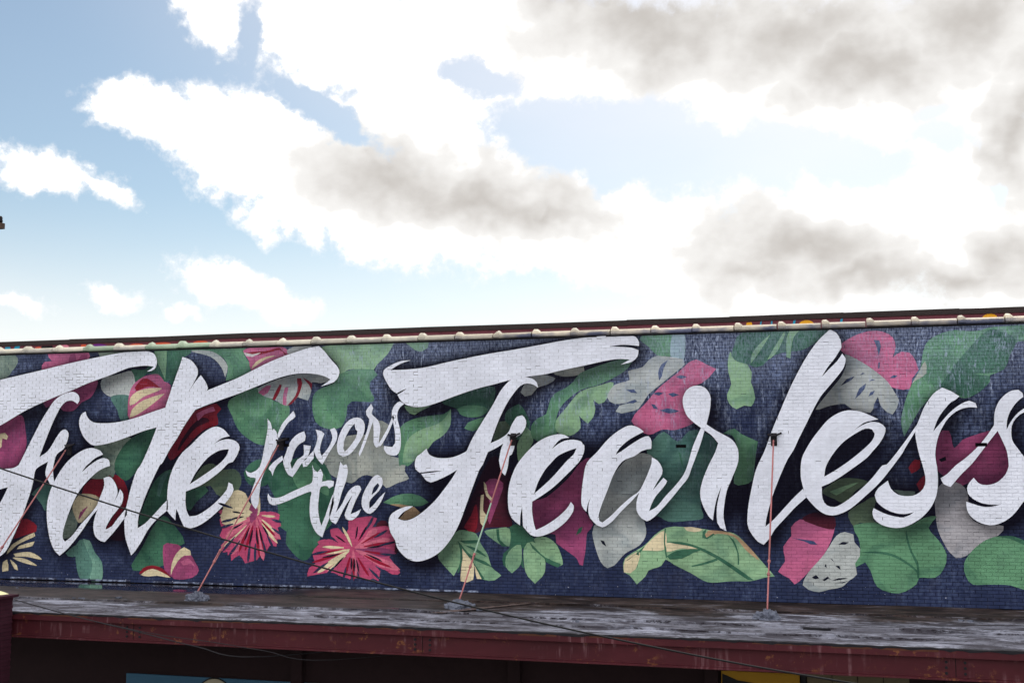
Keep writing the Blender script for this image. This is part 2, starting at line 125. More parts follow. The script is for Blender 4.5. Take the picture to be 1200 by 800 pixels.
 ('leaf', 'lgreen', 2, '-4726 511,-4701 792,-4300 1059,-4078 1278,-3857 1423,-3683 1451,-3165 1420,-2908 1381,-2484 1332,-2236 1117,-1909 746,-1699 500*,-1894 475,-2167 397,-2545 387,-3011 354,-3351 523,-3694 685,-3866 788,-3955 658,-4218 558,-4286 436,-4463 273*,-4607 450'),
 ('petal', 'cream', 3, '-4726 511*,-4701 771,-4390 928,-4482 582,-4593 493'),
 ('petal', 'cream', 3, '-4345 959*,-4211 1125,-3880 1367,-3885 993'),
 ('petal', 'cream', 3, '-3853 1110,-3514 1111,-3128 1024,-3258 971,-3516 1017,-3842 938'),
 ('petal', 'cream', 3, '-3488 1437,-3336 1447,-3101 1399,-3273 1341,-3424 1369'),
 ('petal', 'tan', 3, '-3103 1250,-2994 1380,-2527 1331,-2215 1096,-1991 807,-2238 990,-2486 1260,-2824 1318,-3018 1222'),
 ('vein', 'dgreen', 4, '-3875 1410,-3849 1410,-3870 1131,-3831 832,-3857 810,-3896 1130'),
 ('vein', 'dgreen', 4, '-3848 1140*,-3514 1137,-3256 1077,-2874 915,-2455 662,-2104 415*,-2229 424,-2749 769,-3087 953,-3343 1055,-3688 1108'),
 ('vein', 'dgreen', 4, '-3843 853*,-3646 964,-3343 1008,-3129 995,-3301 928,-3519 817,-3779 790'),
 ('vein', 'dgreen', 4, '-3349 672*,-3090 741,-2833 831,-2812 793,-3048 712,-3327 651'),
 ('vein', 'dgreen', 4, '-4701 727*,-4479 883,-4300 1046,-4323 994,-4390 906,-4447 582,-4459 303,-4476 303,-4464 603,-4412 927,-4612 772'),
 ('vein', 'dgreen', 4, '-2620 1313*,-2487 1197,-2399 945,-2395 714,-2420 713,-2424 945,-2509 1163'),
 ('vein', 'dgreen', 4, '-3116 1237*,-3106 1357,-3028 1409*,-3059 1294,-3030 1239,-2888 1326,-2867 1309,-3018 1209'),
 ('leaf', 'lgreen', 2, '-8775 775,-8526 1087,-8295 1308,-7911 1241,-7815 1045,-7644 798,-7568 550,-7353 377,-7492 278,-7756 289,-7909 560,-7986 648,-8294 1037,-8235 696,-8406 344*,-8600 527'),
 ('petal', 'cream', 3, '-8274 1001*,-8120 824,-7967 648,-7977 273,-8118 216,-8252 241,-8234 643'),
 ('petal', 'cream', 3, '-7947 577*,-7871 472,-7787 295,-7889 300'),
 ('vein', 'dgreen', 4, '-8321 1091*,-8024 790,-7681 654,-7549 550,-7681 583,-7986 702,-7947 613,-7718 297,-7775 289,-7986 648,-8139 824,-8224 930,-8208 715,-8291 426,-8329 407,-8261 696,-8274 929'),
 ('vein', 'dgreen', 4, '-8178 1003*,-7910 936,-7663 755,-7910 864'),
 ('vein', 'dgreen', 4, '-8286 1091*,-7854 1109,-7827 1052,-8179 1032'),
 ('leaf', 'lgreen', 2, '-7729 1291,-7456 1355,-7173 1359,-7173 992,-7323 1000,-7531 1122'),
 ('vein', 'dgreen', 3, '-7463 1345*,-7399 1345,-7380 1124,-7210 985,-7342 989,-7436 1123'),
 ('leaf', 'dgreen', 1, '-7154 1413,-6892 1417,-6743 1241,-6446 1034,-6558 820,-6892 955,-6855 531,-6967 670,-6930 600,-7042 491,-7304 592,-7304 840,-7173 950'),
 ('leaf', 'lgreen', 2, '-7248 770,-7116 951,-6922 1025,-6922 635,-7116 433*,-7248 557'),
 ('leaf', 'lgreen', 2, '-6855 956,-6669 1101,-6428 858,-6404 471,-6615 230*,-6818 461'),
 ('leaf', 'lgreen', 2, '-6631 1154,-6372 1194,-6134 1022,-6014 638,-6227 616,-6410 788'),
 ('vein', 'dgreen', 3, '-6743 1099*,-6632 995,-6392 781,-6044 637,-6117 576,-6374 683,-6410 752,-6669 959'),
 ('flower', 'maroon', 1, '-8295 1362,-8029 1979,-7724 2633,-7496 2887,-7116 2489,-7192 2237,-7173 1663,-7116 1414,-7683 1370,-7950 1241,-8295 1282'),
 ('petal', 'red', 2, '-8180 1363,-8028 1618,-7914 1872,-7874 1512,-7950 1277'),
 ('petal', 'magenta', 2, '-7731 2300,-7609 2398,-7495 2409,-7305 2308,-7381 2020,-7494 1732,-7607 1443,-7645 1514,-7608 1874,-7685 2126'),
 ('petal', 'cream', 3, '-7828 1584,-7807 2053,-7742 2072,-7753 1729,-7653 1586,-7759 1398,-7817 1476'),
 ('petal', 'cream', 3, '-7743 2343*,-7685 2271,-7647 2090,-7532 1965,-7570 1929,-7685 2036,-7731 2180'),
 ('leaf', 'mgreen', 2, '-10049 1884*,-9751 2034,-9433 2080,-9156 2015,-8991 1892*,-9155 1818,-9510 1814,-9828 1837'),
 ('petal', 'tan', 3, '-9888 1844*,-9669 1850,-9312 1787,-9185 1678,-9428 1529,-9666 1534,-9509 1730'),
 ('leaf', 'dgreen', 1, '-12907 2451,-12620 2714,-11678 2879,-11254 2313,-11239 1470,-11491 1187,-11615 905,-11842 611,-12050 635,-12370 962,-12350 1221,-12563 1359,-12600 1833'),
 ('leaf', 'mgreen', 2, '-12248 2595,-11780 2784,-11464 2501,-11352 2031,-11770 2217,-12082 2168'),
 ('leaf', 'dgreen', 1, '-13459 2517,-13326 2710,-13071 2825,-12770 2747,-12722 2518,-12886 2250,-13227 2222,-13403 2355'),
 ('vein', 'mgreen', 2, '-13361 2402*,-13147 2441,-12894 2594,-12893 2548,-13145 2372,-13273 2333'),
 ('leaf', 'olive', 1, '-14755 2320,-14501 2671,-14239 2730,-14016 2594,-13668 2602,-13512 2401,-13570 2151,-13824 1969,-14131 2032,-14290 2225,-14618 2165'),
 ('leaf', 'dgreen', 1, '-14946 2047,-14443 2224,-14344 2120,-14652 1854,-14800 1659,-14912 1697'),
 ('petal', 'cream', 2, '-13887 1870,-13677 2122,-13406 2066,-13265 1827,-13056 2020,-13046 1591,-13338 1530,-13872 1342,-14012 1484'),
 ('petal', 'magenta', 3, '-13315 1660*,-13213 1875,-13075 1710,-13123 1495,-13238 1389'),
 ('petal', 'red', 1, '-19560 943,-19343 1411,-19100 1382,-18916 1255,-18934 1126,-19227 1041,-19465 965'),
 ('petal', 'cream', 2, '-18990 1101,-18953 1021,-19221 908,-19480 783,-19735 576,-19602 801'),
 ('petal', 'cream', 2, '-18965 892,-19013 791,-19451 703,-19407 772'),
 ('petal', 'cream', 2, '-19542 592,-19063 637,-18739 472,-19153 527,-19491 528'),
 ('petal', 'cream', 2, '-19562 499,-19199 478,-18870 325,-19291 396'),
 ('petal', 'cream', 2, '-19632 457,-19432 320,-19396 201,-19500 238'),
 ('petal', 'cream', 2, '-19719 455,-19667 194,-19835 162,-19832 392'),
 ('leaf', 'teal', 1, '-17794 853,-17612 963,-17410 602,-17324 210,-17433 50,-17666 56,-17799 436'),
 ('leaf', 'teal2', 2, '-17622 975,-17448 938,-17273 645,-17094 451,-17077 47,-17395 23,-17346 406,-17508 719'),
 ('leaf', 'teal', 1, '-18089 628,-17793 833,-17791 571,-18016 566'),
 ('leaf', 'dgreen', 1, '-16301 390,-16044 786,-15747 1298,-15486 1535,-15303 1420,-14981 1076,-14923 922,-15282 800,-15440 855,-15447 409,-15714 384,-16025 280,-16251 275'),
 ('flower', 'magenta', 2, '-15472 866,-15241 905,-15008 836,-15185 570,-15252 175,-15421 294'),
 ('petal', 'cream', 3, '-15235 453,-15123 687,-14929 833,-14772 759,-14746 648,-14987 605,-15145 416,-15253 190'),
 ('flower', 'magenta', 3, '-15248 175,-15094 494,-14922 641,-14746 656,-14645 504,-14530 315,-14687 158,-15037 99'),
 ('petal', 'pink', 4, '-15006 496,-14788 578,-14628 389,-14740 464,-14937 421'),
 ('petal', 'red', 2, '-16090 193,-15982 339,-15760 402,-15489 343,-15247 144,-15440 216,-15712 326,-15934 243'),
 ('petal', 'cream', 3, '-16044 182,-15934 263,-15735 325,-15486 254,-15260 136,-15617 173,-15840 149'),
 ('petal', 'red', 1, '-17666 2191,-17486 2351,-17301 2392,-17046 2413,-17144 1974,-17423 1984,-17706 2030'),
 ('petal', 'cream', 2, '-17950 1708,-17752 2010,-17330 1993,-17208 1854,-17587 1452,-17760 1343'),
 ('petal', 'magenta', 3, '-17763 1410*,-17733 1590,-17506 1752*,-17639 1571'),
 ('leaf', 'sage', 1, '-18166 966,-18144 1306,-17925 1688,-17793 1350,-17921 1069'),
 ('leaf', 'sage', 1, '-17487 2392,-17262 2592,-16987 2672,-16930 2413,-17346 2372'),
 ('petal', 'red', 1, '-17001 2441,-16701 2441,-16498 2196,-16457 1840,-16928 1223,-17020 1221,-16716 1680,-16615 2017'),
 ('petal', 'maroon', 1, '-16919 1006,-16653 1246,-16480 1485,-16482 974,-16641 951'),
 ('leaf', 'teal', 1, '-19107 2001,-18852 2206,-18518 2207,-18656 1601,-18807 1761,-18984 1941'),
 ('leaf', 'sage', 1, '-17425 3134,-16736 3331,-16413 3329,-16636 3131,-16849 2692,-16759 2752,-16883 2393,-17030 2592,-17179 2832,-17187 3013'),
 ('leaf', 'dgreen', 2, '-16766 2931,-16458 3289,-15782 3543,-16071 2731,-16247 2553,-16513 2334,-16796 2513,-16841 2712'),
 ('leaf', 'dgreen', 1, '-16146 1332,-15993 1844,-15696 2396,-15289 2573,-15386 1888,-15843 1453'),
 ('leaf', 'teal', 2, '-15682 2003,-15606 2396,-15387 2554,-15512 2279,-15613 1964'),
 ('leaf', 'dgreen', 2, '-2467 4897,-2412 5087,-2340 5295,-2200 5395,-489 5409,-726 5177,-1062 4980,-1397 4948,-1668 4859,-1841 4690,-1994 4652,-2146 4725,-2350 4779'),
 ('leaf', 'lgreen', 3, '-2077 4737*,-2056 4921,-1899 5125,-1675 5316*,-1833 5071,-1973 4866'),
 ('leaf', 'lgreen', 3, '-1754 4799*,-1596 5064,-1404 5363*,-1389 5300,-1530 4993,-1669 4841'),
 ('leaf', 'lgreen', 3, '-1373 4844*,-1364 5230,-1303 5367,-1085 5387*,-1223 5243,-1279 4986,-1293 4815*'),
 ('leaf', 'lgreen', 1, '-2483 4984,-2417 4826,-2146 4715,-2064 4557,-2085 4350,-2037 4210,-2007 4038,-2088 3867,-2231 3886,-2385 3815,-2530 3935,-2568 4116,-2478 4323,-2532 4567,-2538 4804'),
 ('leaf', 'mgreen', 1, '-2668 3321,-2547 3396,-2427 3423,-2293 3312,-1975 3162,-1975 3145,-2013 2940,-2053 2634,-2099 2389,-2262 2303,-2465 2326,-2384 3010,-2481 3286'),
 ('flower', 'pink', 1, '-334 5046,-68 5225,227 5318,484 5300,673 5186,721 4982,660 4792*,823 4895,981 4874,1086 4704,1134 4536,1012 4372,958 4166,704 4171,547 4241,300 4548,47 4723,-241 4873'),
 ('slit', 'blue', 2, '312 5146*,421 5126,449 5007,399 4822*,372 4992'),
 ('slit', 'blue', 2, '381 4570*,388 4688,421 4704,410 4586'),
 ('slit', 'blue', 2, '590 4387*,665 4439,744 4428,679 4379'),
 ('leaf', 'grey', 2, '-241 4873,47 4730,331 4521,549 4314,670 4111,754 3943,708 3794,625 3671,530 3713,407 3848,361 4023*,286 3883,210 3710,-142 3788,-269 3891,-563 3855,-828 3781,-623 4066,-319 4433,-220 4685'),
 ('slit', 'blue', 3, '-72 3983*,15 4190,147 4289,122 4188,28 4072'),
 ('slit', 'blue', 3, '-340 4247*,-223 4380,-65 4435,-126 4362,-241 4296'),
 ('slit', 'blue', 3, '181 4026*,223 4112,307 4144,269 4068'),
 ('slit', 'blue', 3, '33 4453*,89 4499,131 4484'),
 ('slit', 'blue', 3, '203 4328*,263 4370,320 4352'),
 ('leaf', 'mgreen', 1, '823 3238*,779 3543,853 3875,992 4239,1159 4535,1235 4901,1336 5099,1592 5241,1844 5290,2091 5259,2276 5269,2463 5323,3375 5365*,3361 5039,2954 5034,2808 4792,2675 4501,2427 4401,2422 4277,2295 4148,2043 3982,1858 3985,1554 4162,1166 3804'),
 ('leaf', 'dgreen', 2, '1623 4359,1885 4717,2143 5008,2335 5201,2523 5288,2911 5085,2808 4792,2675 4501,2367 4436,2122 4441,2432 4369,2390 4245,2231 4084,1981 3983,1677 4127,1492 4163'),
 ('leaf', 'sand', 2, '1153 4519,1260 4700,1276 4459,1090 4337,1009 4272'),
 ('flower', 'magenta', 1, '1429 3273,1649 3343,1729 3009,1889 3171,2339 3331,2508 3362,2676 3037,2721 2666,2622 2441,2223 2295,2043 2375,1733 2276,1495 2503,1405 2585,1390 2879'),
 ('slit', 'dark', 2, '1443 2797*,1569 2853,1582 2781,1488 2748'),
 ('petal', 'red', 1, '885 2634,1007 2798,1106 2782,1101 2634,935 2529'),
 ('petal', 'red', 1, '1022 2322,1190 2503,1176 2274,1080 2182'),
 ('leaf', 'olive', 1, '-756 2148,-605 2299,-310 2440,122 2369,-107 2195,-323 1952,-515 2027'),
 ('vein', 'lgreen', 2, '-609 2166*,-314 2284,-55 2351,-284 2218,-481 2100'),
 ('leaf', 'sage', 1, '594 2212,798 2190,992 2181,983 2109,732 2101'),
 ('leaf', 'grey2', 1, '1358 2144,1552 2373,1827 2325,1943 2148,1958 1729,2165 1570,2556 1544,2459 1367,2183 1250,1884 983,1684 930,1566 1047,1451 1270,1368 1528'),
 ('leaf', 'olive', 1, '-264 1770,30 1971,257 2072,211 1611,523 1484,-45 1574,-175 1507'),
 ('leaf', 'mgreen', 2, '-175 1507,210 1578,775 1503,1156 1687,1374 1706,1212 1493,1404 1237,1524 982,1462 723,1302 553,1009 545,958 421,735 270,515 241,236 354,119 660,28 814,-85 753,-209 685,-212 783,-63 983,-86 1278'),
 ('vein', 'dgreen', 3, '-62 999*,225 1028,508 994,755 869,982 680,998 519,965 647,753 820,506 945,224 988'),
 ('vein', 'dgreen', 3, '805 1455*,831 1293,901 1034,1008 810,1008 519,977 535,970 777,869 1017,794 1292'),
 ('leaf', 'mgreen', 2, '1827 828,1995 1087,2244 1283,2488 1358,2697 1323,2901 1231,3200 1299*,3161 386*,2866 368,2631 444,2272 450,1970 442,1854 589'),
 ('leaf', 'dgreen', 3, '2428 1344*,2698 1361,2933 1263,2900 1199,2666 1306'),
 ('flower', 'pink', 1, '-1631 598,-1494 796,-1520 1088,-1359 1299,-1363 1466,-1186 1627,-983 1575,-552 1560,-584 1270,-755 936,-1048 599,-1320 357,-1428 474'),
 ('petal', 'maroon', 1, '-1145 1644,-896 1764,-552 1726,-548 1436,-984 1546'),
 ('slit', 'blue', 2, '-1360 1265*,-1114 1228,-931 1202,-864 1133,-994 1139,-1115 1195'),
 ('leaf', 'grey', 2, '-1169 348,-1048 599,-755 936,-502 1312,-339 1393,-180 1346,-164 1194,-60 1073,-72 929,-164 784,-134 580,-286 454,-429 327,-652 280,-855 221,-1057 261'),
 ('slit', 'dark', 3, '-467 1148*,-385 1199,-264 1192,-346 1142'),
 ('slit', 'dark', 3, '-741 722*,-711 772,-701 690'),
 ('slit', 'dark', 3, '-538 735*,-458 736,-440 655'),
 ('slit', 'dark', 3, '-635 877*,-588 857,-557 808'),
 ('petal', 'maroon', 1, '-10222 1335,-9984 1486,-9699 976,-9737 756,-10015 787'),
 ('flower', 'rose', 1, '-11835 248*,-11787 435,-11634 532*,-11716 763,-11590 929,-11335 1073,-11078 984*,-11270 1167,-11236 1307,-10981 1287,-10826 1174*,-10865 1382,-10730 1523,-10326 1583,-10190 1539,-10298 1343*,-9923 1371,-9772 1213,-9767 847,-9890 707*,-9634 385,-9811 344,-10061 452,-10133 190*,-10258 251,-10408 192*,-10559 257,-10761 215*,-11015 269,-11220 347,-11578 301'),
 ('flower', 'rose', 1, '-14038 1460,-13881 1654,-13502 1643,-13179 1599,-12914 1664,-12530 1540*,-12590 1359,-12522 1148*,-12583 1052,-12600 887*,-12764 908,-12890 660*,-12987 710,-13074 585*,-13206 545,-13365 503*,-13520 680,-13715 548*,-13747 723,-13936 734*,-13994 886,-13863 1007*,-14028 1100,-13967 1245'),
 ('petal', 'rosy', 2, '-10684 834,-10445 691,-10152 528,-9877 447,-9723 428,-9629 444*,-9689 502,-9799 595,-10069 681,-10391 794,-10674 857'),
 ('petal', 'magenta', 1, '-10689 852,-10456 778,-10184 706,-9940 715,-9811 750,-9737 797*,-9792 846,-9912 885,-10142 922,-10438 908,-10685 880'),
 ('petal', 'rosy', 2, '-10690 875,-10468 884,-10212 912,-10008 971,-9909 1050,-9860 1097*,-9925 1114,-10039 1117,-10244 1063,-10494 985,-10695 898'),
 ('petal', 'rosy', 2, '-10700 894,-10539 970,-10344 1066,-10210 1174,-10181 1267,-10167 1322*,-10232 1321,-10332 1292,-10482 1207,-10621 1052,-10721 912'),
 ('petal', 'rose', 2, '-10710 903,-10585 1011,-10446 1147,-10377 1278,-10369 1361,-10394 1416*,-10475 1406,-10560 1358,-10675 1241,-10728 1069,-10746 916'),
 ('petal', 'rose', 1, '-10726 916,-10678 1079,-10655 1278,-10668 1445,-10725 1537,-10776 1587*,-10822 1540,-10866 1456,-10843 1289,-10804 1086,-10761 916'),
 ('petal', 'rose', 1, '-10761 916,-10844 1053,-10959 1204,-11113 1281,-11221 1298,-11293 1288*,-11292 1232,-11269 1134,-11125 1053,-10950 954,-10791 887'),
 ('petal', 'rose', 1, '-10746 902,-10753 1013,-10744 1147,-10776 1249,-10818 1294,-10854 1317*,-10878 1275,-10898 1214,-10881 1103,-10828 988,-10766 897'),
 ('petal', 'rose', 1, '-10724 833,-10631 687,-10503 534,-10361 431,-10250 416,-10181 417*,-10181 477,-10222 558,-10354 666,-10542 772,-10700 857'),
 ('petal', 'rose', 2, '-10740 828,-10712 663,-10638 480,-10556 335,-10489 268,-10424 247*,-10404 307,-10396 403,-10468 553,-10596 711,-10709 843'),
 ('petal', 'rosy', 2, '-10755 833,-10768 685,-10775 500,-10763 353,-10726 280,-10685 240*,-10661 287,-10637 365,-10634 517,-10677 691,-10730 838'),
 ('petal', 'rose', 1, '-10770 837,-10834 693,-10907 511,-10904 350,-10873 263,-10821 209*,-10781 247,-10732 322,-10709 474,-10727 672,-10735 833'),
 ('petal', 'rose', 2, '-10780 851,-10921 746,-11056 605,-11104 446,-11108 354,-11086 285*,-11031 305,-10945 353,-10871 493,-10808 679,-10755 833'),
 ('petal', 'rose', 1, '-10821 854,-11110 766,-11430 629,-11695 503,-11801 389,-11836 304*,-11722 284,-11552 306,-11277 415,-11000 620,-10795 818'),
 ('petal', 'rose', 2, '-10801 878,-11025 878,-11285 846,-11494 791,-11591 710,-11636 648*,-11563 617,-11445 606,-11225 624,-10987 745,-10796 841'),
 ('petal', 'rose', 1, '-10796 897,-10986 976,-11227 1028,-11427 1067,-11540 1041,-11601 1008*,-11554 943,-11455 884,-11249 851,-11009 842,-10801 864'),
 ('petal', 'cream', 3, '-10841 840,-11094 724,-11332 585,-11503 433,-11569 366,-11594 324,-11548 334,-11456 369,-11263 489,-11041 642,-10826 813'),
 ('petal', 'cream', 3, '-10826 864,-11045 841,-11264 814,-11443 792,-11515 772,-11550 762,-11509 753,-11432 745,-11242 749,-11028 786,-10821 845'),
 ('petal', 'cream', 3, '-10761 925,-10809 1063,-10872 1192,-10950 1293,-10986 1329,-11007 1348,-11007 1324,-10991 1278,-10933 1167,-10860 1043,-10776 920'),
 ('petal', 'cream', 3, '-10964 903,-11117 918,-11271 930,-11404 923,-11455 908,-11481 898,-11460 889,-11409 881,-11280 864,-11122 867,-10964 880'),
 ('petal', 'cream', 3, '-10926 728,-11062 632,-11193 532,-11293 442,-11328 404,-11343 381,-11318 391,-11262 415,-11151 496,-11025 601,-10910 714'),
 ('petal', 'crimson', 3, '-10486 727,-10303 630,-10107 547,-9937 501,-9858 489,-9818 485,-9848 503,-9908 538,-10068 603,-10274 676,-10476 746'),
 ('petal', 'crimson', 3, '-10472 824,-10285 782,-10095 753,-9935 734,-9866 740,-9836 740,-9866 753,-9926 771,-10085 804,-10276 823,-10467 838'),
 ('petal', 'crimson', 3, '-10488 911,-10312 933,-10132 959,-9988 989,-9933 1013,-9904 1027,-9939 1031,-9998 1030,-10148 1014,-10323 979,-10494 930'),
 ('petal', 'crimson', 3, '-10545 980,-10404 1047,-10265 1118,-10155 1189,-10116 1222,-10101 1240,-10126 1235,-10176 1221,-10295 1163,-10425 1078,-10555 993'),
 ('petal', 'crimson', 3, '-10636 687,-10574 555,-10491 428,-10415 329,-10369 298,-10349 281,-10354 308,-10370 353,-10437 457,-10529 579,-10621 697'),
 ('petal', 'crimson', 3, '-10747 667,-10750 519,-10753 372,-10741 252,-10730 202,-10720 179,-10710 203,-10701 253,-10692 373,-10705 520,-10727 667'),
 ('petal', 'crimson', 3, '-10814 707,-10868 590,-10906 474,-10920 368,-10919 322,-10914 299,-10899 318,-10874 355,-10850 452,-10817 578,-10798 702'),
 ('petal', 'crimson', 3, '-11038 776,-11252 721,-11461 661,-11630 602,-11696 568,-11727 553,-11686 554,-11614 560,-11434 606,-11231 675,-11028 758'),
 ('petal', 'crimson', 3, '-11004 856,-11188 843,-11371 812,-11520 762,-11581 738,-11612 723,-11581 724,-11519 725,-11365 756,-11187 801,-11004 842'),
 ('petal', 'crimson', 3, '-10626 1034,-10532 1141,-10448 1253,-10394 1356,-10379 1402,-10374 1425,-10394 1411,-10429 1378,-10499 1285,-10573 1164,-10636 1043'),
 ('petal', 'dark', 4, '-10722 649,-10730 561,-10734 478,-10723 409,-10718 382,-10712 368,-10703 387,-10693 415,-10679 488,-10685 571,-10702 654'),
 ('petal', 'dark', 4, '-10778 671,-10792 597,-10801 518,-10790 454,-10784 426,-10774 413,-10769 427,-10759 450,-10750 514,-10751 588,-10762 666'),
 ('petal', 'dark', 4, '-10671 641,-10655 553,-10638 462,-10612 393,-10601 366,-10591 353,-10586 371,-10587 403,-10598 476,-10624 563,-10661 645'),
 ('petal', 'dark', 4, '-10581 1080,-10517 1155,-10468 1235,-10433 1314,-10429 1346,-10424 1365,-10439 1355,-10464 1332,-10508 1266,-10553 1178,-10597 1089'),
 ('petal', 'dark', 4, '-10678 1088,-10648 1167,-10634 1246,-10630 1316,-10636 1348,-10641 1362,-10651 1352,-10661 1329,-10675 1259,-10684 1176,-10688 1093'),
 ('petal', 'dark', 4, '-10431 761,-10319 703,-10204 655,-10108 620,-10068 612,-10048 613,-10063 626,-10099 653,-10189 697,-10305 736,-10426 770'),
 ('petal', 'dark', 4, '-11069 771,-11196 745,-11319 720,-11421 694,-11462 680,-11482 665,-11456 666,-11410 667,-11302 678,-11180 713,-11064 757'),
 ('petal', 'dark', 4, '-10961 690,-11046 628,-11116 557,-11177 491,-11191 458,-11201 440,-11181 449,-11156 468,-11090 525,-11020 601,-10950 686'),
 ('petal', 'dark', 4, '-10925 1015,-10992 1069,-11059 1114,-11126 1146,-11157 1155,-11178 1159,-11167 1145,-11146 1127,-11089 1086,-11012 1046,-10935 1005'),
 ('petal', 'dark', 4, '-10407 894,-10287 901,-10162 913,-10062 938,-10022 957,-10003 966,-10023 966,-10063 970,-10162 954,-10287 933,-10408 908'),
 ('petal', 'rose', 1, '-13169 1623,-13354 1740,-13599 1824,-13816 1866,-13946 1855,-14027 1826*,-13982 1768,-13893 1697,-13680 1646,-13405 1620,-13185 1589'),
 ('petal', 'rose', 1, '-13185 1604,-13406 1649,-13676 1699,-13899 1711,-14017 1681,-14081 1637*,-14015 1590,-13899 1519,-13671 1503,-13402 1525,-13184 1575'),
 ('petal', 'rose', 1, '-13179 1589,-13393 1578,-13651 1575,-13850 1515,-13940 1461,-13982 1403*,-13905 1375,-13780 1339,-13576 1375,-13347 1459,-13168 1561'),
 ('petal', 'rosy', 2, '-13179 1570,-13385 1477,-13624 1355,-13793 1219,-13866 1127,-13891 1060*,-13816 1066,-13709 1115,-13524 1227,-13324 1397,-13162 1547'),
 ('petal', 'rose', 1, '-13183 1546,-13398 1368,-13618 1126,-13768 904,-13813 765,-13810 670*,-13725 705,-13603 793,-13437 1005,-13289 1293,-13156 1528'),
 ('petal', 'rosy', 2, '-13167 1537,-13317 1326,-13509 1080,-13654 868,-13704 743,-13713 672*,-13633 716,-13523 813,-13373 1025,-13236 1293,-13146 1528'),
 ('petal', 'rose', 1, '-13151 1533,-13231 1313,-13315 1050,-13373 826,-13349 707,-13310 642*,-13247 700,-13160 811,-13112 1029,-13092 1300,-13114 1528'),
 ('petal', 'rosy', 2, '-13130 1528,-13113 1281,-13095 987,-13025 752,-12964 630,-12909 570*,-12890 641,-12888 768,-12936 1009,-13022 1292,-13103 1528'),
 ('petal', 'rose', 1, '-13124 1538,-13103 1333,-13066 1097,-12997 913,-12942 829,-12878 792*,-12842 859,-12803 983,-12844 1176,-12966 1383,-13087 1552'),
 ('petal', 'rosy', 2, '-13103 1547,-12988 1387,-12835 1214,-12673 1098,-12567 1053,-12493 1049*,-12510 1101,-12549 1194,-12694 1325,-12904 1455,-13077 1562'),
 ('petal', 'rose', 1, '-13098 1557,-12973 1459,-12822 1347,-12667 1297,-12562 1317,-12494 1346*,-12512 1403,-12576 1459,-12720 1523,-12907 1573,-13083 1586'),
 ('petal', 'rose', 1, '-13093 1571,-12954 1521,-12793 1484,-12646 1500,-12567 1539,-12526 1578*,-12558 1610,-12628 1638,-12766 1665,-12945 1620,-13089 1600'),
 ('petal', 'cream', 3, '-13250 1632,-13461 1706,-13678 1766,-13863 1784,-13944 1778,-13982 1768,-13954 1744,-13882 1711,-13707 1646,-13485 1615,-13260 1598'),
 ('petal', 'cream', 3, '-13265 1603,-13496 1619,-13734 1627,-13928 1596,-14009 1571,-14046 1551,-14008 1537,-13926 1514,-13731 1516,-13494 1538,-13264 1569'),
 ('petal', 'cream', 3, '-13213 1641,-13365 1731,-13523 1806,-13669 1838,-13734 1842,-13772 1837,-13750 1818,-13706 1780,-13569 1719,-13401 1659,-13228 1617'),
 ('petal', 'cream', 3, '-13359 1511,-13530 1471,-13696 1416,-13829 1367,-13877 1337,-13898 1318,-13866 1314,-13801 1319,-13656 1350,-13502 1414,-13348 1487'),
 ('petal', 'cream', 3, '-12977 1387,-12883 1237,-12769 1101,-12655 1004,-12596 967,-12570 954,-12576 982,-12608 1028,-12706 1145,-12831 1271,-12956 1397'),
 ('petal', 'cream', 3, '-12979 1473,-12886 1379,-12789 1290,-12703 1225,-12665 1207,-12644 1198,-12655 1221,-12677 1259,-12748 1338,-12855 1417,-12969 1487'),
 ('petal', 'cream', 3, '-12981 1563,-12874 1540,-12773 1527,-12683 1533,-12647 1543,-12631 1548,-12647 1557,-12679 1571,-12764 1580,-12870 1583,-12976 1577'),
 ('petal', 'cream', 4, '-13350 1359,-13523 1213,-13702 1063,-13850 941,-13902 883,-13923 858,-13886 873,-13817 917,-13664 1035,-13496 1190,-13339 1354'),
 ('petal', 'crimson', 3, '-13200 1342,-13276 1174,-13335 1002,-13380 859,-13383 797,-13388 768,-13362 793,-13326 845,-13265 989,-13216 1161,-13178 1337'),
 ('petal', 'crimson', 3, '-13280 1350,-13383 1177,-13474 1000,-13524 842,-13527 770,-13532 732,-13511 761,-13475 819,-13404 968,-13334 1154,-13264 1341'),
 ('petal', 'crimson', 3, '-13113 1305,-13108 1101,-13093 902,-13051 737,-13028 671,-13006 639,-13002 672,-13004 738,-13018 908,-13050 1106,-13087 1305'),
 ('petal', 'crimson', 3, '-13061 1339,-13030 1163,-12983 989,-12937 843,-12909 787,-12893 764,-12888 792,-12890 853,-12920 999,-12982 1174,-13045 1344'),
 ('petal', 'crimson', 3, '-12984 1439,-12896 1327,-12793 1229,-12701 1150,-12653 1127,-12626 1118,-12637 1136,-12665 1178,-12746 1262,-12854 1360,-12973 1449'),
 ('petal', 'dark', 4, '-13208 1251,-13243 1151,-13267 1051,-13276 965,-13275 927,-13269 908,-13258 923,-13243 956,-13213 1042,-13195 1142,-13187 1247'),
 ('petal', 'dark', 4, '-13117 1248,-13120 1143,-13107 1039,-13078 954,-13061 917,-13050 903,-13045 917,-13041 955,-13053 1040,-13072 1144,-13101 1243'),
 ('petal', 'dark', 4, '-13038 1258,-13019 1159,-13001 1060,-12962 980,-12945 947,-12929 933,-12929 952,-12930 985,-12948 1070,-12977 1169,-13022 1263'),
 ('petal', 'dark', 4, '-13279 1302,-13330 1216,-13376 1130,-13395 1048,-13400 1015,-13399 996,-13389 1006,-13368 1035,-13327 1107,-13298 1202,-13268 1293'),
 ('petal', 'dark', 4, '-13424 1544,-13516 1543,-13607 1532,-13682 1512,-13714 1502,-13725 1492,-13708 1488,-13676 1483,-13601 1489,-13509 1505,-13424 1534'),
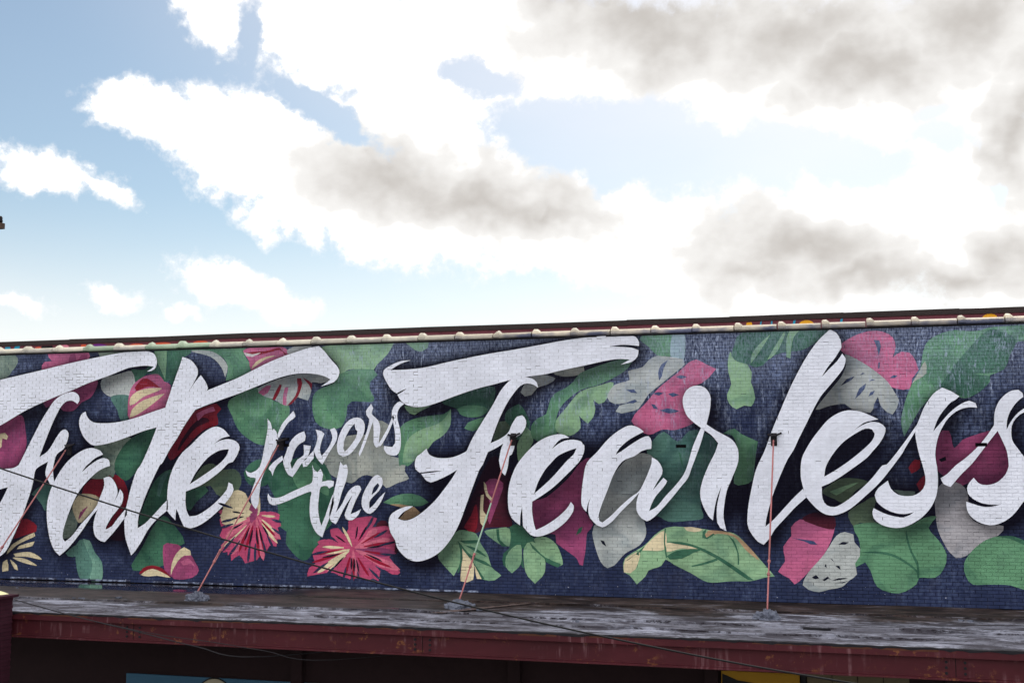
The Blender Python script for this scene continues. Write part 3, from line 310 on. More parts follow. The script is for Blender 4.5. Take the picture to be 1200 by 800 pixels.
 ('petal', 'dark', 4, '-13426 1620,-13518 1638,-13605 1657,-13681 1661,-13713 1656,-13729 1651,-13713 1641,-13685 1627,-13609 1613,-13517 1605,-13426 1606'),
 ('petal', 'dark', 4, '-12965 1349,-12926 1274,-12882 1199,-12838 1143,-12806 1124,-12795 1120,-12796 1134,-12802 1162,-12840 1223,-12890 1294,-12955 1354'),
 ('petal', 'dark', 4, '-13442 1405,-13543 1361,-13650 1316,-13724 1268,-13756 1243,-13766 1234,-13745 1234,-13707 1244,-13616 1279,-13521 1332,-13431 1396'),
 ('petal', 'base', 4, '-10212 508,-10111 424,-10005 353,-9915 301,-9870 288,-9845 284,-9856 302,-9886 333,-9966 400,-10081 465,-10197 522'),
 ('petal', 'base', 4, '-10115 771,-9990 742,-9861 735,-9756 733,-9707 748,-9682 753,-9702 766,-9742 774,-9851 786,-9981 792,-10110 790'),
 ('petal', 'base', 4, '-10117 950,-9993 962,-9873 987,-9769 1016,-9730 1040,-9710 1054,-9735 1058,-9775 1057,-9879 1037,-9998 1007,-10123 969'),
 ('petal', 'base', 4, '-10245 1109,-10140 1148,-10040 1195,-9966 1251,-9937 1279,-9927 1293,-9947 1293,-9982 1288,-10066 1250,-10160 1193,-10250 1127'),
 ('petal', 'base', 4, '-10433 1281,-10363 1361,-10304 1445,-10270 1524,-10266 1565,-10266 1584,-10281 1574,-10311 1551,-10355 1481,-10404 1388,-10448 1295'),
 ('petal', 'base', 4, '-10371 459,-10300 373,-10219 293,-10143 235,-10103 218,-10078 214,-10088 232,-10109 259,-10169 331,-10260 402,-10356 468'),
 ('petal', 'base', 4, '-10637 384,-10630 283,-10619 182,-10603 105,-10577 73,-10567 60,-10562 78,-10557 115,-10559 197,-10585 293,-10622 389'),
 ('petal', 'base', 4, '-10768 394,-10782 297,-10781 201,-10764 123,-10749 87,-10738 73,-10728 87,-10719 120,-10720 198,-10731 294,-10753 395'),
 ('petal', 'base', 4, '-10907 483,-10941 404,-10965 325,-10979 251,-10968 219,-10963 201,-10953 215,-10938 238,-10909 303,-10895 387,-10886 475'),
 ('petal', 'base', 4, '-11156 505,-11247 443,-11333 367,-11398 301,-11413 268,-11423 249,-11403 259,-11362 274,-11286 327,-11211 407,-11141 492'),
 ('petal', 'base', 4, '-11331 576,-11454 522,-11565 450,-11651 373,-11682 340,-11697 321,-11671 327,-11630 337,-11539 395,-11427 476,-11326 562'),
 ('petal', 'base', 4, '-11351 812,-11474 810,-11597 789,-11695 754,-11736 739,-11756 725,-11735 721,-11694 717,-11591 728,-11468 763,-11351 798'),
 ('petal', 'base', 4, '-10959 1200,-10990 1273,-11032 1338,-11079 1388,-11110 1402,-11125 1406,-11125 1392,-11120 1365,-11088 1309,-11031 1250,-10974 1190'),
 ('petal', 'base', 4, '-13704 1737,-13814 1784,-13929 1822,-14027 1845,-14071 1840,-14093 1840,-14076 1825,-14037 1801,-13944 1764,-13829 1736,-13709 1718'),
 ('petal', 'base', 4, '-13655 1498,-13762 1487,-13870 1472,-13956 1442,-13988 1422,-14004 1408,-13988 1403,-13950 1403,-13858 1409,-13756 1439,-13649 1479'),
 ('petal', 'base', 4, '-13689 1388,-13813 1367,-13931 1332,-14023 1297,-14060 1277,-14076 1263,-14049 1258,-14005 1259,-13903 1275,-13785 1319,-13678 1369'),
 ('petal', 'base', 4, '-13638 1097,-13749 1005,-13854 907,-13922 811,-13942 767,-13952 743,-13931 753,-13889 778,-13804 860,-13710 967,-13627 1088'),
 ('petal', 'base', 4, '-13518 1008,-13617 902,-13711 791,-13778 699,-13799 656,-13803 632,-13777 647,-13735 676,-13651 763,-13568 879,-13496 999'),
 ('petal', 'base', 4, '-13259 951,-13293 827,-13311 699,-13319 590,-13307 542,-13301 519,-13286 538,-13271 581,-13247 686,-13240 819,-13243 947'),
 ('petal', 'base', 4, '-13131 948,-13149 820,-13157 692,-13143 584,-13131 542,-13126 523,-13110 542,-13095 585,-13093 694,-13091 821,-13110 949'),
 ('petal', 'base', 4, '-12946 1004,-12922 881,-12898 759,-12859 665,-12837 633,-12820 614,-12816 638,-12817 680,-12835 779,-12875 896,-12925 1009'),
 ('petal', 'base', 4, '-12843 1128,-12804 1030,-12754 936,-12700 862,-12673 839,-12656 825,-12657 848,-12663 886,-12702 965,-12757 1054,-12828 1138'),
 ('petal', 'base', 4, '-12725 1296,-12655 1231,-12575 1175,-12495 1139,-12463 1125,-12442 1125,-12448 1139,-12469 1167,-12534 1218,-12619 1264,-12715 1310'),
 ('petal', 'base', 4, '-12735 1480,-12660 1443,-12586 1416,-12512 1412,-12486 1417,-12470 1422,-12481 1431,-12502 1455,-12566 1473,-12646 1496,-12730 1495'),
 ('slit', 'dark', 3, '-990 497*,-907 553,-848 489,-922 466'),
 ('slit', 'dark', 3, '-788 457*,-685 526,-607 445,-666 493,-748 434'),
 ('slit', 'dark', 3, '-607 445*,-485 498,-304 502,-465 465'),
 ('slit', 'dark', 3, '-568 405*,-406 426,-286 454,-407 401'),
]
CLOUDS = [(-30.79, 20.88, 2.07, 1.55, -10), (-33.69, 16.01, 2.87, 1.36, -8), (-28.56, 14.82, 4.6, 2.73, -15), (-24.48, 13.01, 5.31, 2.79, -10), (-19.52, 12.52, 6.64, 3.02, -5), (-14.53, 11.73, 5.4, 2.43, 5), (-24.6, 20.24, 4.35, 2.85, 0), (-17.89, 19.66, 7.6, 3.09, -5), (-11.98, 19.24, 9.23, 2.9, 0), (-3.75, 18.48, 10.44, 3.42, 0), (3.99, 17.44, 8.15, 4.79, 0), (5.6, 11.67, 6.45, 5.64, 0), (-1.97, 10.2, 8.56, 3.55, 0), (-8.77, 10.43, 6.11, 2.42, 0), (-21.22, 16.09, 5.41, 2.17, 0), (-17.87, 14.55, 3.76, 2.4, 0), (-37.75, 13.01, 2.82, 1.05, -14), (-35.52, 12.31, 1.49, 0.53, -25), (-35.22, 7.79, 1.26, 0.5, -8), (-38.93, 6.8, 1.13, 0.38, -10), (-29.52, 8.45, 2.67, 1.27, -8), (-27.4, 7.59, 1.75, 0.8, -5), (-31.95, 6.9, 1.0, 0.35, 0)]
GAPS = [(-0.88, 14.52, 0.85, 0.46, 0), (0.65, 13.72, 0.99, 0.46, -10), (-1.48, 13.86, 0.62, 0.39, 0), (-12.01, 16.5, 4.59, 0.87, 0), (-12.43, 15.92, 4.38, 1.66, -4), (-9.12, 14.84, 3.91, 1.66, -5), (-5.04, 14.49, 2.41, 1.02, -12), (-0.3, 14.17, 2.32, 1.0, -8), (3.7, 14.63, 0.96, 0.53, -20), (3.56, 15.88, 0.48, 0.34, 0), (-18.3, 18.42, 1.09, 0.47, -10), (-17.04, 17.96, 1.01, 0.47, 0), (-25.77, 16.91, 2.95, 0.54, -20), (-28.96, 19.79, 0.56, 1.5, -4), (5.86, 11.8, 0.32, 0.3, 0), (-2.64, 14.94, 1.58, 0.54, -20)]
BELLIES = [(-21.61, 13.49, 4.97, 1.68, -8), (-17.45, 12.54, 6.25, 1.61, -6), (-14.12, 11.93, 3.32, 0.89, -4), (-23.68, 14.43, 2.06, 0.87, 0), (-9.46, 20.5, 5.42, 2.09, -5), (-11.96, 21.72, 3.79, 1.51, 0), (-2.5, 20.1, 5.18, 2.24, -5), (0.61, 18.52, 4.25, 1.86, -10), (5.2, 19.86, 4.03, 1.97, 0), (7.34, 14.87, 1.41, 3.29, 0), (-1.99, 17.02, 1.1, 0.84, 0), (-2.36, 10.22, 4.69, 1.66, -8), (0.3, 8.84, 4.56, 1.02, 0), (5.11, 8.48, 4.3, 1.07, 5), (6.93, 9.31, 2.1, 1.5, 0), (-4.75, 9.51, 2.38, 1.2, 0)]
CABLE = [(-13.823, -7.6, 2.62), (-12.774, -7.6, 2.334), (-11.341, -7.6, 1.965), (-10.292, -7.6, 1.681), (-9.086, -7.6, 1.397), (-8.096, -7.6, 1.158), (-6.629, -7.6, 0.84), (-5.625, -7.6, 0.634), (-4.909, -7.6, 0.499), (-3.874, -7.6, 0.308), (-3.043, -7.6, 0.187), (-2.153, -7.6, 0.038), (-1.325, -7.6, -0.085), (-0.257, -7.6, -0.202)]
WIRE_A = [(-14.697, -6.0, 0.282), (-13.469, -6.0, 0.037), (-12.113, -6.0, -0.194), (-10.988, -6.0, -0.395)]
WIRE_B = [(-13.469, -6.0, 0.029), (-11.825, -6.0, -0.212), (-10.663, -6.0, -0.31), (-9.696, -6.0, -0.412)]
BRACKETS = [(-18.083, 0.0, 3.097), (-12.525, 0.0, 3.187), (-7.079, 0.0, 3.265), (-1.654, 0.0, 3.228)]
HOLES = [(-12.484, 3.264), (-12.483, 3.197), (-12.481, 3.13), (-3.468, 3.067), (2.146, 3.072)]
MARKS = [(-20.114, 5.648, 0.1, 0.17, 'cyan', 0), (-20.313, 5.5809999999999995, 0.08, 0.1, 'cyan', 1), (-19.636, 5.561999999999999, 0.06, 0.06, 'blossom', 1), (-19.412, 5.556, 0.1, 0.05, 'coral', 1), (-19.165, 5.5489999999999995, 0.17, 0.17, 'black', 1), (-18.672, 5.513999999999999, 0.16, 0.13, 'blossom', 1), (-18.116, 5.561, 0.08, 0.1, 'coral', 1), (-17.704, 5.508, 0.28, 0.12, 'purple', 1), (-16.638, 5.561, 0.2, 0.04, 'coral', 1), (-15.938, 5.561, 0.25, 0.05, 'coral', 1), (-14.905, 5.571, 0.2, 0.05, 'coral', 1), (-9.384, 5.638999999999999, 0.16, 0.07, 'coral', 1), (-2.13, 5.569, 0.06, 0.09, 'amber', 1), (-1.94, 5.592, 0.018, 0.14, 'cyan', 0), (-1.698, 5.584, 0.02, 0.06, 'cyan', 0), (-1.27, 5.587, 0.03, 0.14, 'cyan', 0), (-0.982, 5.529999999999999, 0.15, 0.1, 'amber', 1), (-0.343, 5.591, 0.03, 0.15, 'cyan', 0), (0.237, 5.5409999999999995, 0.03, 0.05, 'blossom', 1), (2.513, 5.547, 0.14, 0.09, 'amber', 1)]
DEBRIS = [(-15.084, -3.389, 0.04), (-15.314, -3.292, 0.03), (-14.6, -3.084, 0.05), (-14.077, -3.419, 0.04), (-17.942, -1.902, 0.03), (-3.667, -4.511, 0.03), (-6.914, -2.972, 0.05), (1.634, -2.164, 0.05), (-4.838, -4.045, 0.03)]
SPLICES = [-7.053, -12.537, 1.247]
PIER = (-14.96, 0.31)
BLUE = (-14.835, -10.461, -1.614)
DISC = (-12.759, -2.022, 0.42)
YEL = (-2.531, -1.151, -0.996, 0.703)
TIP = (-13.858, 6.715)

# ------------------------------------------------------------------ node helpers
class NT:
    def __init__(self, tree):
        self.t = tree; self.n = tree.nodes; self.l = tree.links
        self.n.clear()
    def node(self, typ, **kw):
        nd = self.n.new(typ)
        for k, v in kw.items():
            setattr(nd, k, v)
        return nd
    def put(self, sock, v):
        if isinstance(v, bpy.types.NodeSocket):
            self.l.new(v, sock)
        elif v is not None:
            sock.default_value = v
    def math(self, op, a, b=None, c=None, clamp=False):
        nd = self.node('ShaderNodeMath', operation=op, use_clamp=clamp)
        for i, v in enumerate((a, b, c)):
            if v is not None: self.put(nd.inputs[i], v)
        return nd.outputs[0]
    def vec(self, op, a, b=None):
        nd = self.node('ShaderNodeVectorMath', operation=op)
        self.put(nd.inputs[0], a)
        if b is not None: self.put(nd.inputs[3 if op == 'SCALE' else 1], b)
        return nd.outputs[1] if op in ('LENGTH', 'DOT_PRODUCT') else nd.outputs[0]
    def mix(self, f, a, b, blend='MIX'):
        nd = self.node('ShaderNodeMix', data_type='RGBA', blend_type=blend)
        self.put(nd.inputs[0], f); self.put(nd.inputs[6], a); self.put(nd.inputs[7], b)
        return nd.outputs[2]
    def fmix(self, f, a, b):
        nd = self.node('ShaderNodeMix', data_type='FLOAT')
        self.put(nd.inputs[0], f); self.put(nd.inputs[2], a); self.put(nd.inputs[3], b)
        return nd.outputs[0]
    def smooth(self, v, lo, hi, a=0.0, b=1.0):
        nd = self.node('ShaderNodeMapRange', interpolation_type='SMOOTHSTEP')
        self.put(nd.inputs[0], v)
        for i, q in enumerate((lo, hi, a, b)): nd.inputs[i + 1].default_value = q
        return nd.outputs[0]
    def noise(self, vec, scale, detail=4.0, rough=0.55, dist=0.0):
        nd = self.node('ShaderNodeTexNoise')
        self.put(nd.inputs['Vector'], vec)
        nd.inputs['Scale'].default_value = scale
        nd.inputs['Detail'].default_value = detail
        nd.inputs['Roughness'].default_value = rough
        nd.inputs['Distortion'].default_value = dist
        return nd.outputs[0], nd.outputs[1]
    def sep(self, v):
        nd = self.node('ShaderNodeSeparateXYZ'); self.put(nd.inputs[0], v); return nd.outputs
    def comb(self, x, y, z):
        nd = self.node('ShaderNodeCombineXYZ')
        for i, v in enumerate((x, y, z)): self.put(nd.inputs[i], v)
        return nd.outputs[0]
    def scalev(self, v, s):
        return self.vec('MULTIPLY', v, s)

def rgb(r, g, b):
    f = lambda c: ((c / 255 + 0.055) / 1.055) ** 2.4 if c > 10 else c / 255 / 12.92
    return (f(r), f(g), f(b), 1.0)

# ------------------------------------------------------------------ world: sky and cloud
world = bpy.data.worlds.new('World')
scene.world = world
world.use_nodes = True
world.cycles.sampling_method = 'NONE'
scene.cycles.max_bounces = 4
scene.cycles.diffuse_bounces = 2
scene.cycles.glossy_bounces = 2
scene.cycles.transmission_bounces = 2
scene.cycles.volume_bounces = 0
W = NT(world.node_tree)
wout = W.node('ShaderNodeOutputWorld')
skyt = W.node('ShaderNodeTexSky', sky_type='NISHITA')
skyt.sun_disc = False
skyt.sun_elevation = R(SUN_ELEV)
skyt.sun_rotation = R(SUN_AZ)
skyt.air_density = 1.0
skyt.dust_density = 0.6
skyt.ozone_density = 1.2
tc = W.node('ShaderNodeTexCoord')
D = W.vec('NORMALIZE', tc.outputs['Generated'])
dx, dy, dz = W.sep(D)
az = W.math('MULTIPLY', W.math('ARCTAN2', dx, dy), 180 / math.pi)
el = W.math('MULTIPLY', W.math('ARCSINE', dz), 180 / math.pi)
# ragged cumulus edges: shift the look-up by turbulence of three sizes
_, w1 = W.noise(D, 11.0, 3.0, 0.5)
_, w2 = W.noise(D, 38.0, 4.0, 0.62)
sh = W.vec('ADD', W.scalev(W.vec('SUBTRACT', w1, (0.5, 0.5, 0.5)), (5.0, 3.0, 0)),
           W.scalev(W.vec('SUBTRACT', w2, (0.5, 0.5, 0.5)), (1.7, 1.3, 0)))
Pq = W.comb(az, el, 0.0)
Pc = W.vec('ADD', Pq, sh)
def blobs(lst, P):
    acc = None
    for a, e, rx, ry, rot in lst:
        c, s = math.cos(R(rot)), math.sin(R(rot))
        if abs(rot) < 6:
            nd = W.node('ShaderNodeVectorMath', operation='MULTIPLY_ADD')
            W.put(nd.inputs[0], P); nd.inputs[1].default_value = (1 / rx, 1 / ry, 0); nd.inputs[2].default_value = (-a / rx, -e / ry, 0)
            ln = W.vec('LENGTH', nd.outputs[0])
        else:
            d = W.vec('SUBTRACT', P, (a, e, 0))
            u = W.vec('DOT_PRODUCT', d, (c / rx, s / rx, 0)); v = W.vec('DOT_PRODUCT', d, (-s / ry, c / ry, 0))
            ln = W.math('SQRT', W.math('MULTIPLY_ADD', u, u, W.math('MULTIPLY', v, v)))
        w = min(1.0, max(0.4, math.sqrt(rx * ry) / 2.4))
        v = W.math('MULTIPLY_ADD', ln, -w, w)
        acc = v if acc is None else W.math('MAXIMUM', acc, v)
    return acc
gen1, _ = W.noise(W.scalev(D, (1, 1, 1.9)), 2.6, 3.0, 0.55)
general = W.math('MULTIPLY', W.math('SUBTRACT', gen1, 0.45), 5.0)
inv = W.math('MULTIPLY', W.smooth(W.math('ABSOLUTE', W.math('ADD', az, 16.3)), 27, 33, 1, 0), W.smooth(el, 23.5, 29, 1, 0))
placed = blobs(CLOUDS, Pc)
field = W.fmix(inv, general, placed)
hole = W.math('MULTIPLY', W.math('ADD', blobs(GAPS, Pc), 0.10), -1.15)
det, _ = W.noise(D, 75.0, 6.0, 0.68)
mid, _ = W.noise(D, 26.0, 3.0, 0.6)
field = W.math('MINIMUM', field, W.fmix(inv, 4.0, hole))
rag = W.math('ADD', W.math('MULTIPLY', W.math('SUBTRACT', det, 0.5), 0.75), W.math('MULTIPLY', W.math('SUBTRACT', mid, 0.5), 0.7))
field = W.math('ADD', field, rag)
cover = W.smooth(field, -0.16, 0.26)
# thin veil low on the sky and towards the sun
veil_n, _ = W.noise(W.scalev(D, (1, 1, 3)), 5.0, 4.0, 0.5)
sunv = (math.sin(R(SUN_AZ)) * math.cos(R(SUN_ELEV)), math.cos(R(SUN_AZ)) * math.cos(R(SUN_ELEV)), math.sin(R(SUN_ELEV)))
sdot = W.vec('DOT_PRODUCT', D, sunv)
veil = W.math('ADD', W.smooth(el, 1, 13, 0.8, 0.05), W.smooth(sdot, 0.72, 0.98, 0.0, 0.56), clamp=True)
veil = W.math('MULTIPLY', veil, W.math('ADD', 0.72, W.math('MULTIPLY', veil_n, 0.55)), clamp=True)
# shaded undersides
_, g1 = W.noise(D, 16.0, 3.0, 0.6)
Pg = W.vec('ADD', Pq, W.scalev(W.vec('SUBTRACT', g1, (0.5, 0.5, 0.5)), (6.5, 4.5, 0)))
gb = blobs(BELLIES, Pg)
gn, _ = W.noise(W.scalev(D, (1, 1, 1.5)), 24.0, 5.0, 0.6)
gen2, _ = W.noise(W.scalev(D, (1, 1, 1.9)), 4.0, 3.0, 0.55)
gb = W.fmix(inv, W.math('MULTIPLY', W.math('SUBTRACT', gen2, 0.78), 4.5), gb)
gsum = W.math('ADD', gb, W.math('MULTIPLY', W.math('SUBTRACT', gn, 0.5), 1.0))
thick = W.smooth(field, 0.0, 0.42)
ccol = W.mix(thick, (1.0, 1.0, 1.01, 1), (2.3, 2.265, 2.22, 1))
ccol = W.mix(W.smooth(gsum, -0.85, 0.0), ccol, (0.90, 0.885, 0.865, 1))
ccol = W.mix(W.smooth(gsum, -0.25, 1.1), ccol, (0.56, 0.53, 0.50, 1))
bg_sky = W.node('ShaderNodeBackground')
skyc = W.mix(1.0, skyt.outputs[0], (1.16, 1.20, 1.12, 1), 'MULTIPLY')
W.put(bg_sky.inputs[0], skyc); bg_sky.inputs[1].default_value = 0.09
bg_veil = W.node('ShaderNodeBackground'); bg_veil.inputs[0].default_value = (1.13, 1.05, 1.03, 1); bg_veil.inputs[1].default_value = 1.0
bg_cl = W.node('ShaderNodeBackground'); W.put(bg_cl.inputs[0], ccol); bg_cl.inputs[1].default_value = 1.0
m1 = W.node('ShaderNodeMixShader'); W.put(m1.inputs[0], veil); W.l.new(bg_sky.outputs[0], m1.inputs[1]); W.l.new(bg_veil.outputs[0], m1.inputs[2])
m2 = W.node('ShaderNodeMixShader'); W.put(m2.inputs[0], cover); W.l.new(m1.outputs[0], m2.inputs[1]); W.l.new(bg_cl.outputs[0], m2.inputs[2])
W.l.new(m2.outputs[0], wout.inputs[0])

sun = bpy.data.lights.new('sun', 'SUN')
sun.energy = 1.2
sun.angle = R(12)
sun.color = (1.0, 0.95, 0.88)
sun_ob = bpy.data.objects.new('sun', sun)
COL.objects.link(sun_ob)
sun_ob.rotation_euler = Vector(sunv).to_track_quat('Z', 'Y').to_euler()
sun_ob.location = Vector(sunv) * 60

# ------------------------------------------------------------------ object helpers
def link(name, me, mat=None, parent=None):
    o = bpy.data.objects.new(name, me)
    COL.objects.link(o)
    if mat is not None and me is not None and not me.materials: me.materials.append(mat)
    if parent is not None: o.parent = parent
    return o
def empty(name, loc=(0, 0, 0)):
    o = bpy.data.objects.new(name, None); COL.objects.link(o); o.location = loc
    o.empty_display_size = 0.2
    return o
def tag(o, label=None, cat=None, group=None, kind=None):
    for k, v in (('label', label), ('category', cat), ('group', group), ('kind', kind)):
        if v: o[k] = v
    return o
class MB:
    def __init__(self): self.v = []; self.f = []; self.a = {}; self.sm = []
    def add(self, vs, fs, smooth=False, **attr):
        b = len(self.v); self.v += vs
        self.f += [tuple(b + i for i in q) for q in fs]
        self.sm += [smooth] * len(fs)
        for k, val in attr.items():
            self.a.setdefault(k, []).extend(val if isinstance(val, list) else [val] * len(vs))
        return self
    def box(self, x0, x1, y0, y1, z0, z1, jit=0.0, rnd=None):
        vs = [(x, y, z) for z in (z0, z1) for y in (y0, y1) for x in (x0, x1)]
        if jit: vs = [tuple(c + rnd.uniform(-jit, jit) for c in p) for p in vs]
        return self.add(vs, [(0, 2, 3, 1), (4, 5, 7, 6), (0, 1, 5, 4), (2, 6, 7, 3), (0, 4, 6, 2), (1, 3, 7, 5)])
    def tube(self, pts, r, n=8, cap=True):
        P = [Vector(p) for p in pts]; vs = []; fs = []
        rr = r if isinstance(r, (list, tuple)) else [r] * len(P)
        up = Vector((0, 0, 1))
        for i, p in enumerate(P):
            d = (P[min(i + 1, len(P) - 1)] - P[max(i - 1, 0)]).normalized()
            a = d.cross(up if abs(d.z) < 0.95 else Vector((1, 0, 0))).normalized(); b = a.cross(d)
            for k in range(n):
                t = 2 * math.pi * k / n
                vs.append(tuple(p + a * math.cos(t) * rr[i] + b * math.sin(t) * rr[i]))
        for i in range(len(P) - 1):
            for k in range(n):
                fs.append((i * n + k, i * n + (k + 1) % n, (i + 1) * n + (k + 1) % n, (i + 1) * n + k))
        if cap:
            fs.append(tuple(range(n))[::-1]); fs.append(tuple(range((len(P) - 1) * n, len(P) * n)))
        return self.add(vs, fs, True)
    def sweep(self, prof, x0, x1, closed=True):
        """profile of (y,z) points drawn along x"""
        n = len(prof)
        vs = [(x, y, z) for x in (x0, x1) for y, z in prof]
        m = n if closed else n - 1
        fs = [(k, (k + 1) % n, n + (k + 1) % n, n + k) for k in range(m)]
        if closed: fs += [tuple(range(n))[::-1], tuple(range(n, 2 * n))]
        return self.add(vs, fs)
    def mesh(self, name):
        me = bpy.data.meshes.new(name)
        me.from_pydata(self.v, [], self.f)
        if any(self.sm): me.polygons.foreach_set('use_smooth', self.sm)
        for k, val in self.a.items():
            at = me.attributes.new(k, 'FLOAT', 'POINT'); at.data.foreach_set('value', val)
        me.update()
        return me
    def build(self, name, mat, parent=None, bevel=0.0, recalc=True):
        me = self.mesh(name)
        if bevel or recalc:
            bm = bmesh.new(); bm.from_mesh(me)
            if recalc: bmesh.ops.recalc_face_normals(bm, faces=bm.faces)
            if bevel: bmesh.ops.bevel(bm, geom=list(bm.edges), offset=bevel, segments=2, affect='EDGES', profile=0.6)
            bm.to_mesh(me); bm.free()
        return link(name, me, mat, parent)

# ------------------------------------------------------------------ materials
def new_mat(name):
    m = bpy.data.materials.new(name); m.use_nodes = True
    n = NT(m.node_tree)
    out = n.node('ShaderNodeOutputMaterial'); b = n.node('ShaderNodeBsdfPrincipled')
    n.l.new(b.outputs[0], out.inputs[0])
    return m, n, b
def bump(n, b, h, strength=0.3, dist=0.01):
    nd = n.node('ShaderNodeBump'); nd.inputs['Strength'].default_value = strength; nd.inputs['Distance'].default_value = dist
    n.put(nd.inputs['Height'], h); n.l.new(nd.outputs[0], b.inputs['Normal'])

def paint(name, col, chalk=0.5, shade=1.0, grime=0.25, mottle=0.0, airbrush=0.0):
    """masonry paint on the mural wall: brick to brick tone, chalking, scuffs, airbrushed dark halo"""
    m, n, b = new_mat(name)
    pos = n.node('ShaderNodeNewGeometry').outputs['Position']
    x, y, z = n.sep(pos)
    tint = n.node('ShaderNodeAttribute', attribute_name='tint').outputs['Fac']
    halo = n.node('ShaderNodeAttribute', attribute_name='halo').outputs['Fac']
    n1, _ = n.noise(pos, 1.3, 3.0, 0.6)
    n1 = n.math('MULTIPLY_ADD', n.math('SUBTRACT', n1, 0.5), 1.0 if name.endswith('white') else 1.9, 0.5)
    n2, _ = n.noise(n.scalev(pos, (9, 9, 22)), 1.0, 3.0, 0.75)
    val = n.math('ADD', n.math('MULTIPLY', n1, 0.5), n.math('MULTIPLY', n2, 0.35))
    val = n.math('ADD', n.math('ADD', val, 0.575), n.math('MULTIPLY', n.math('SUBTRACT', tint, 0.5), 0.09 if name.endswith('white') else 0.2))
    c = n.mix(1.0, col, n.comb(val, val, val), 'MULTIPLY')
    if airbrush:                                     # a second, darker coat sprayed in soft drifts
        a1, _ = n.noise(n.scalev(pos, (1.0, 1, 1.3)), 0.95, 2.0, 0.5, 1.2)
        a2_, _ = n.noise(n.scalev(pos, (20, 1, 20)), 1.0, 2.0, 0.6)
        dk = n.mix(1.0, c, (0.52, 0.60, 0.66, 1), 'MULTIPLY')
        c = n.mix(n.math('MULTIPLY', n.smooth(n.math('MULTIPLY_ADD', n.math('SUBTRACT', a2_, 0.5), 0.12, a1), 0.44, 0.62), airbrush), c, dk)
    if mottle:
        k1, _ = n.noise(n.scalev(pos, (1.1, 1, 0.8)), 1.0, 4.0, 0.7)
        k2, _ = n.noise(n.scalev(pos, (12, 1, 7)), 1.0, 3.0, 0.7)
        mt = n.math('MULTIPLY', n.smooth(k1, 0.40, 0.66), n.smooth(k2, 0.36, 0.66))
        mt = n.math('MULTIPLY', n.math('MULTIPLY', mt, n.smooth(z, 0.2, 4.8, 0.3, 1.3)), mottle, clamp=True)
        c = n.mix(mt, c, rgb(108, 122, 158))
    # chalky bloom in upright streaks, mostly on the upper right half
    s1, _ = n.noise(n.scalev(pos, (10.0, 1, 1.5)), 1.0, 3.0, 0.7)
    s2, _ = n.noise(n.scalev(pos, (30.0, 1, 9.0)), 1.0, 2.0, 0.7)
    s3, _ = n.noise(pos, 0.55, 1.0, 0.5)
    up = n.smooth(z, 1.2, 5.2)
    rt = n.smooth(x, -16.0, -7.0, 0.25, 1.0)
    if chalk:
     ck = n.math('MULTIPLY', n.math('MULTIPLY', n.smooth(s1, 0.42, 0.72), n.smooth(s2, 0.36, 0.68)), n.math('MULTIPLY', up, rt))
     ck = n.math('MULTIPLY', n.math('MULTIPLY', ck, n.smooth(s3, 0.34, 0.56)), chalk * 1.7, clamp=True)
     hz_ = n.math('MULTIPLY', n.math('MULTIPLY', n.smooth(z, 3.6, 5.3), rt), n.math('MULTIPLY', n.smooth(s2, 0.3, 0.65), 0.5 * chalk))
     c = n.mix(n.math('MAXIMUM', ck, hz_), c, rgb(166, 178, 206))
    # grime
    g1, _ = n.noise(n.scalev(pos, (1.6, 1, 0.8)), 1.6, 3.0, 0.68)
    c = n.mix(n.math('MULTIPLY', n.smooth(g1, 0.5, 0.78), grime), c, rgb(70, 70, 82))
    # small pale flecks near the foot of the wall
    f1, _ = n.noise(pos, 26.0, 1.0, 0.4)
    fl = n.math('MULTIPLY', n.smooth(f1, 0.76, 0.79), n.smooth(z, 0.55, 0.1))
    c = n.mix(fl, c, rgb(205, 208, 225))
    if shade:
        c = n.mix(n.math('MULTIPLY', halo, shade), c, rgb(13, 10, 20))
    n.put(b.inputs['Base Color'], c)
    b.inputs['Roughness'].default_value = 0.78
    b.inputs['Specular IOR Level'].default_value = 0.04
    h, _ = n.noise(pos, 55.0, 2.0, 0.6)
    bump(n, b, h, 0.35, 0.006)
    return m

MURAL = {
 'base': ((42, 50, 78), 0.9), 'joint': ((30, 32, 48), 0.6),
 'white': ((224, 227, 239), 0.0),
 'lgreen': ((142, 178, 140), 0.6), 'mgreen': ((100, 146, 113), 0.65), 'dgreen': ((66, 110, 88), 0.6), 'olive': ((96, 114, 92), 0.3),
 'sage': ((140, 156, 142), 0.4), 'teal': ((86, 124, 114), 0.65), 'teal2': ((114, 154, 138), 0.3), 'grey': ((178, 183, 182), 0.5), 'grey2': ((174, 171, 176), 0.4),
 'sand': ((170, 173, 165), 0.3), 'pink': ((194, 102, 140), 0.6), 'magenta': ((156, 74, 114), 0.4), 'rose': ((186, 78, 114), 0.25), 'rosy': ((206, 110, 134), 0.25),
 'red': ((134, 36, 48), 0.25), 'crimson': ((150, 30, 54), 0.15), 'maroon': ((86, 36, 50), 0.3), 'cream': ((216, 202, 168), 0.2), 'tan': ((184, 154, 122), 0.2),
 'blue': ((64, 76, 112), 0.6), 'paleblue': ((150, 174, 184), 0.7), 'dark': ((26, 28, 44), 0.2), 'white2': ((206, 200, 202), 0.3),
}
PM = {}
for k, (c, ch) in MURAL.items():
    PM[k] = paint('mural_paint_' + k, rgb(*c), ch, 0.0 if k == 'white' else 0.97 if k in ('base', 'joint', 'dark', 'blue', 'maroon') else 0.74, 0.07 if k == 'white' else 0.25, {'base': 0.85, 'blue': 0.5}.get(k, 0.0), 0.75 if k in ('lgreen', 'mgreen', 'dgreen', 'teal', 'teal2', 'sage', 'olive') else 0.5 if k in ('pink', 'magenta', 'grey', 'grey2', 'sand') else 0.0)

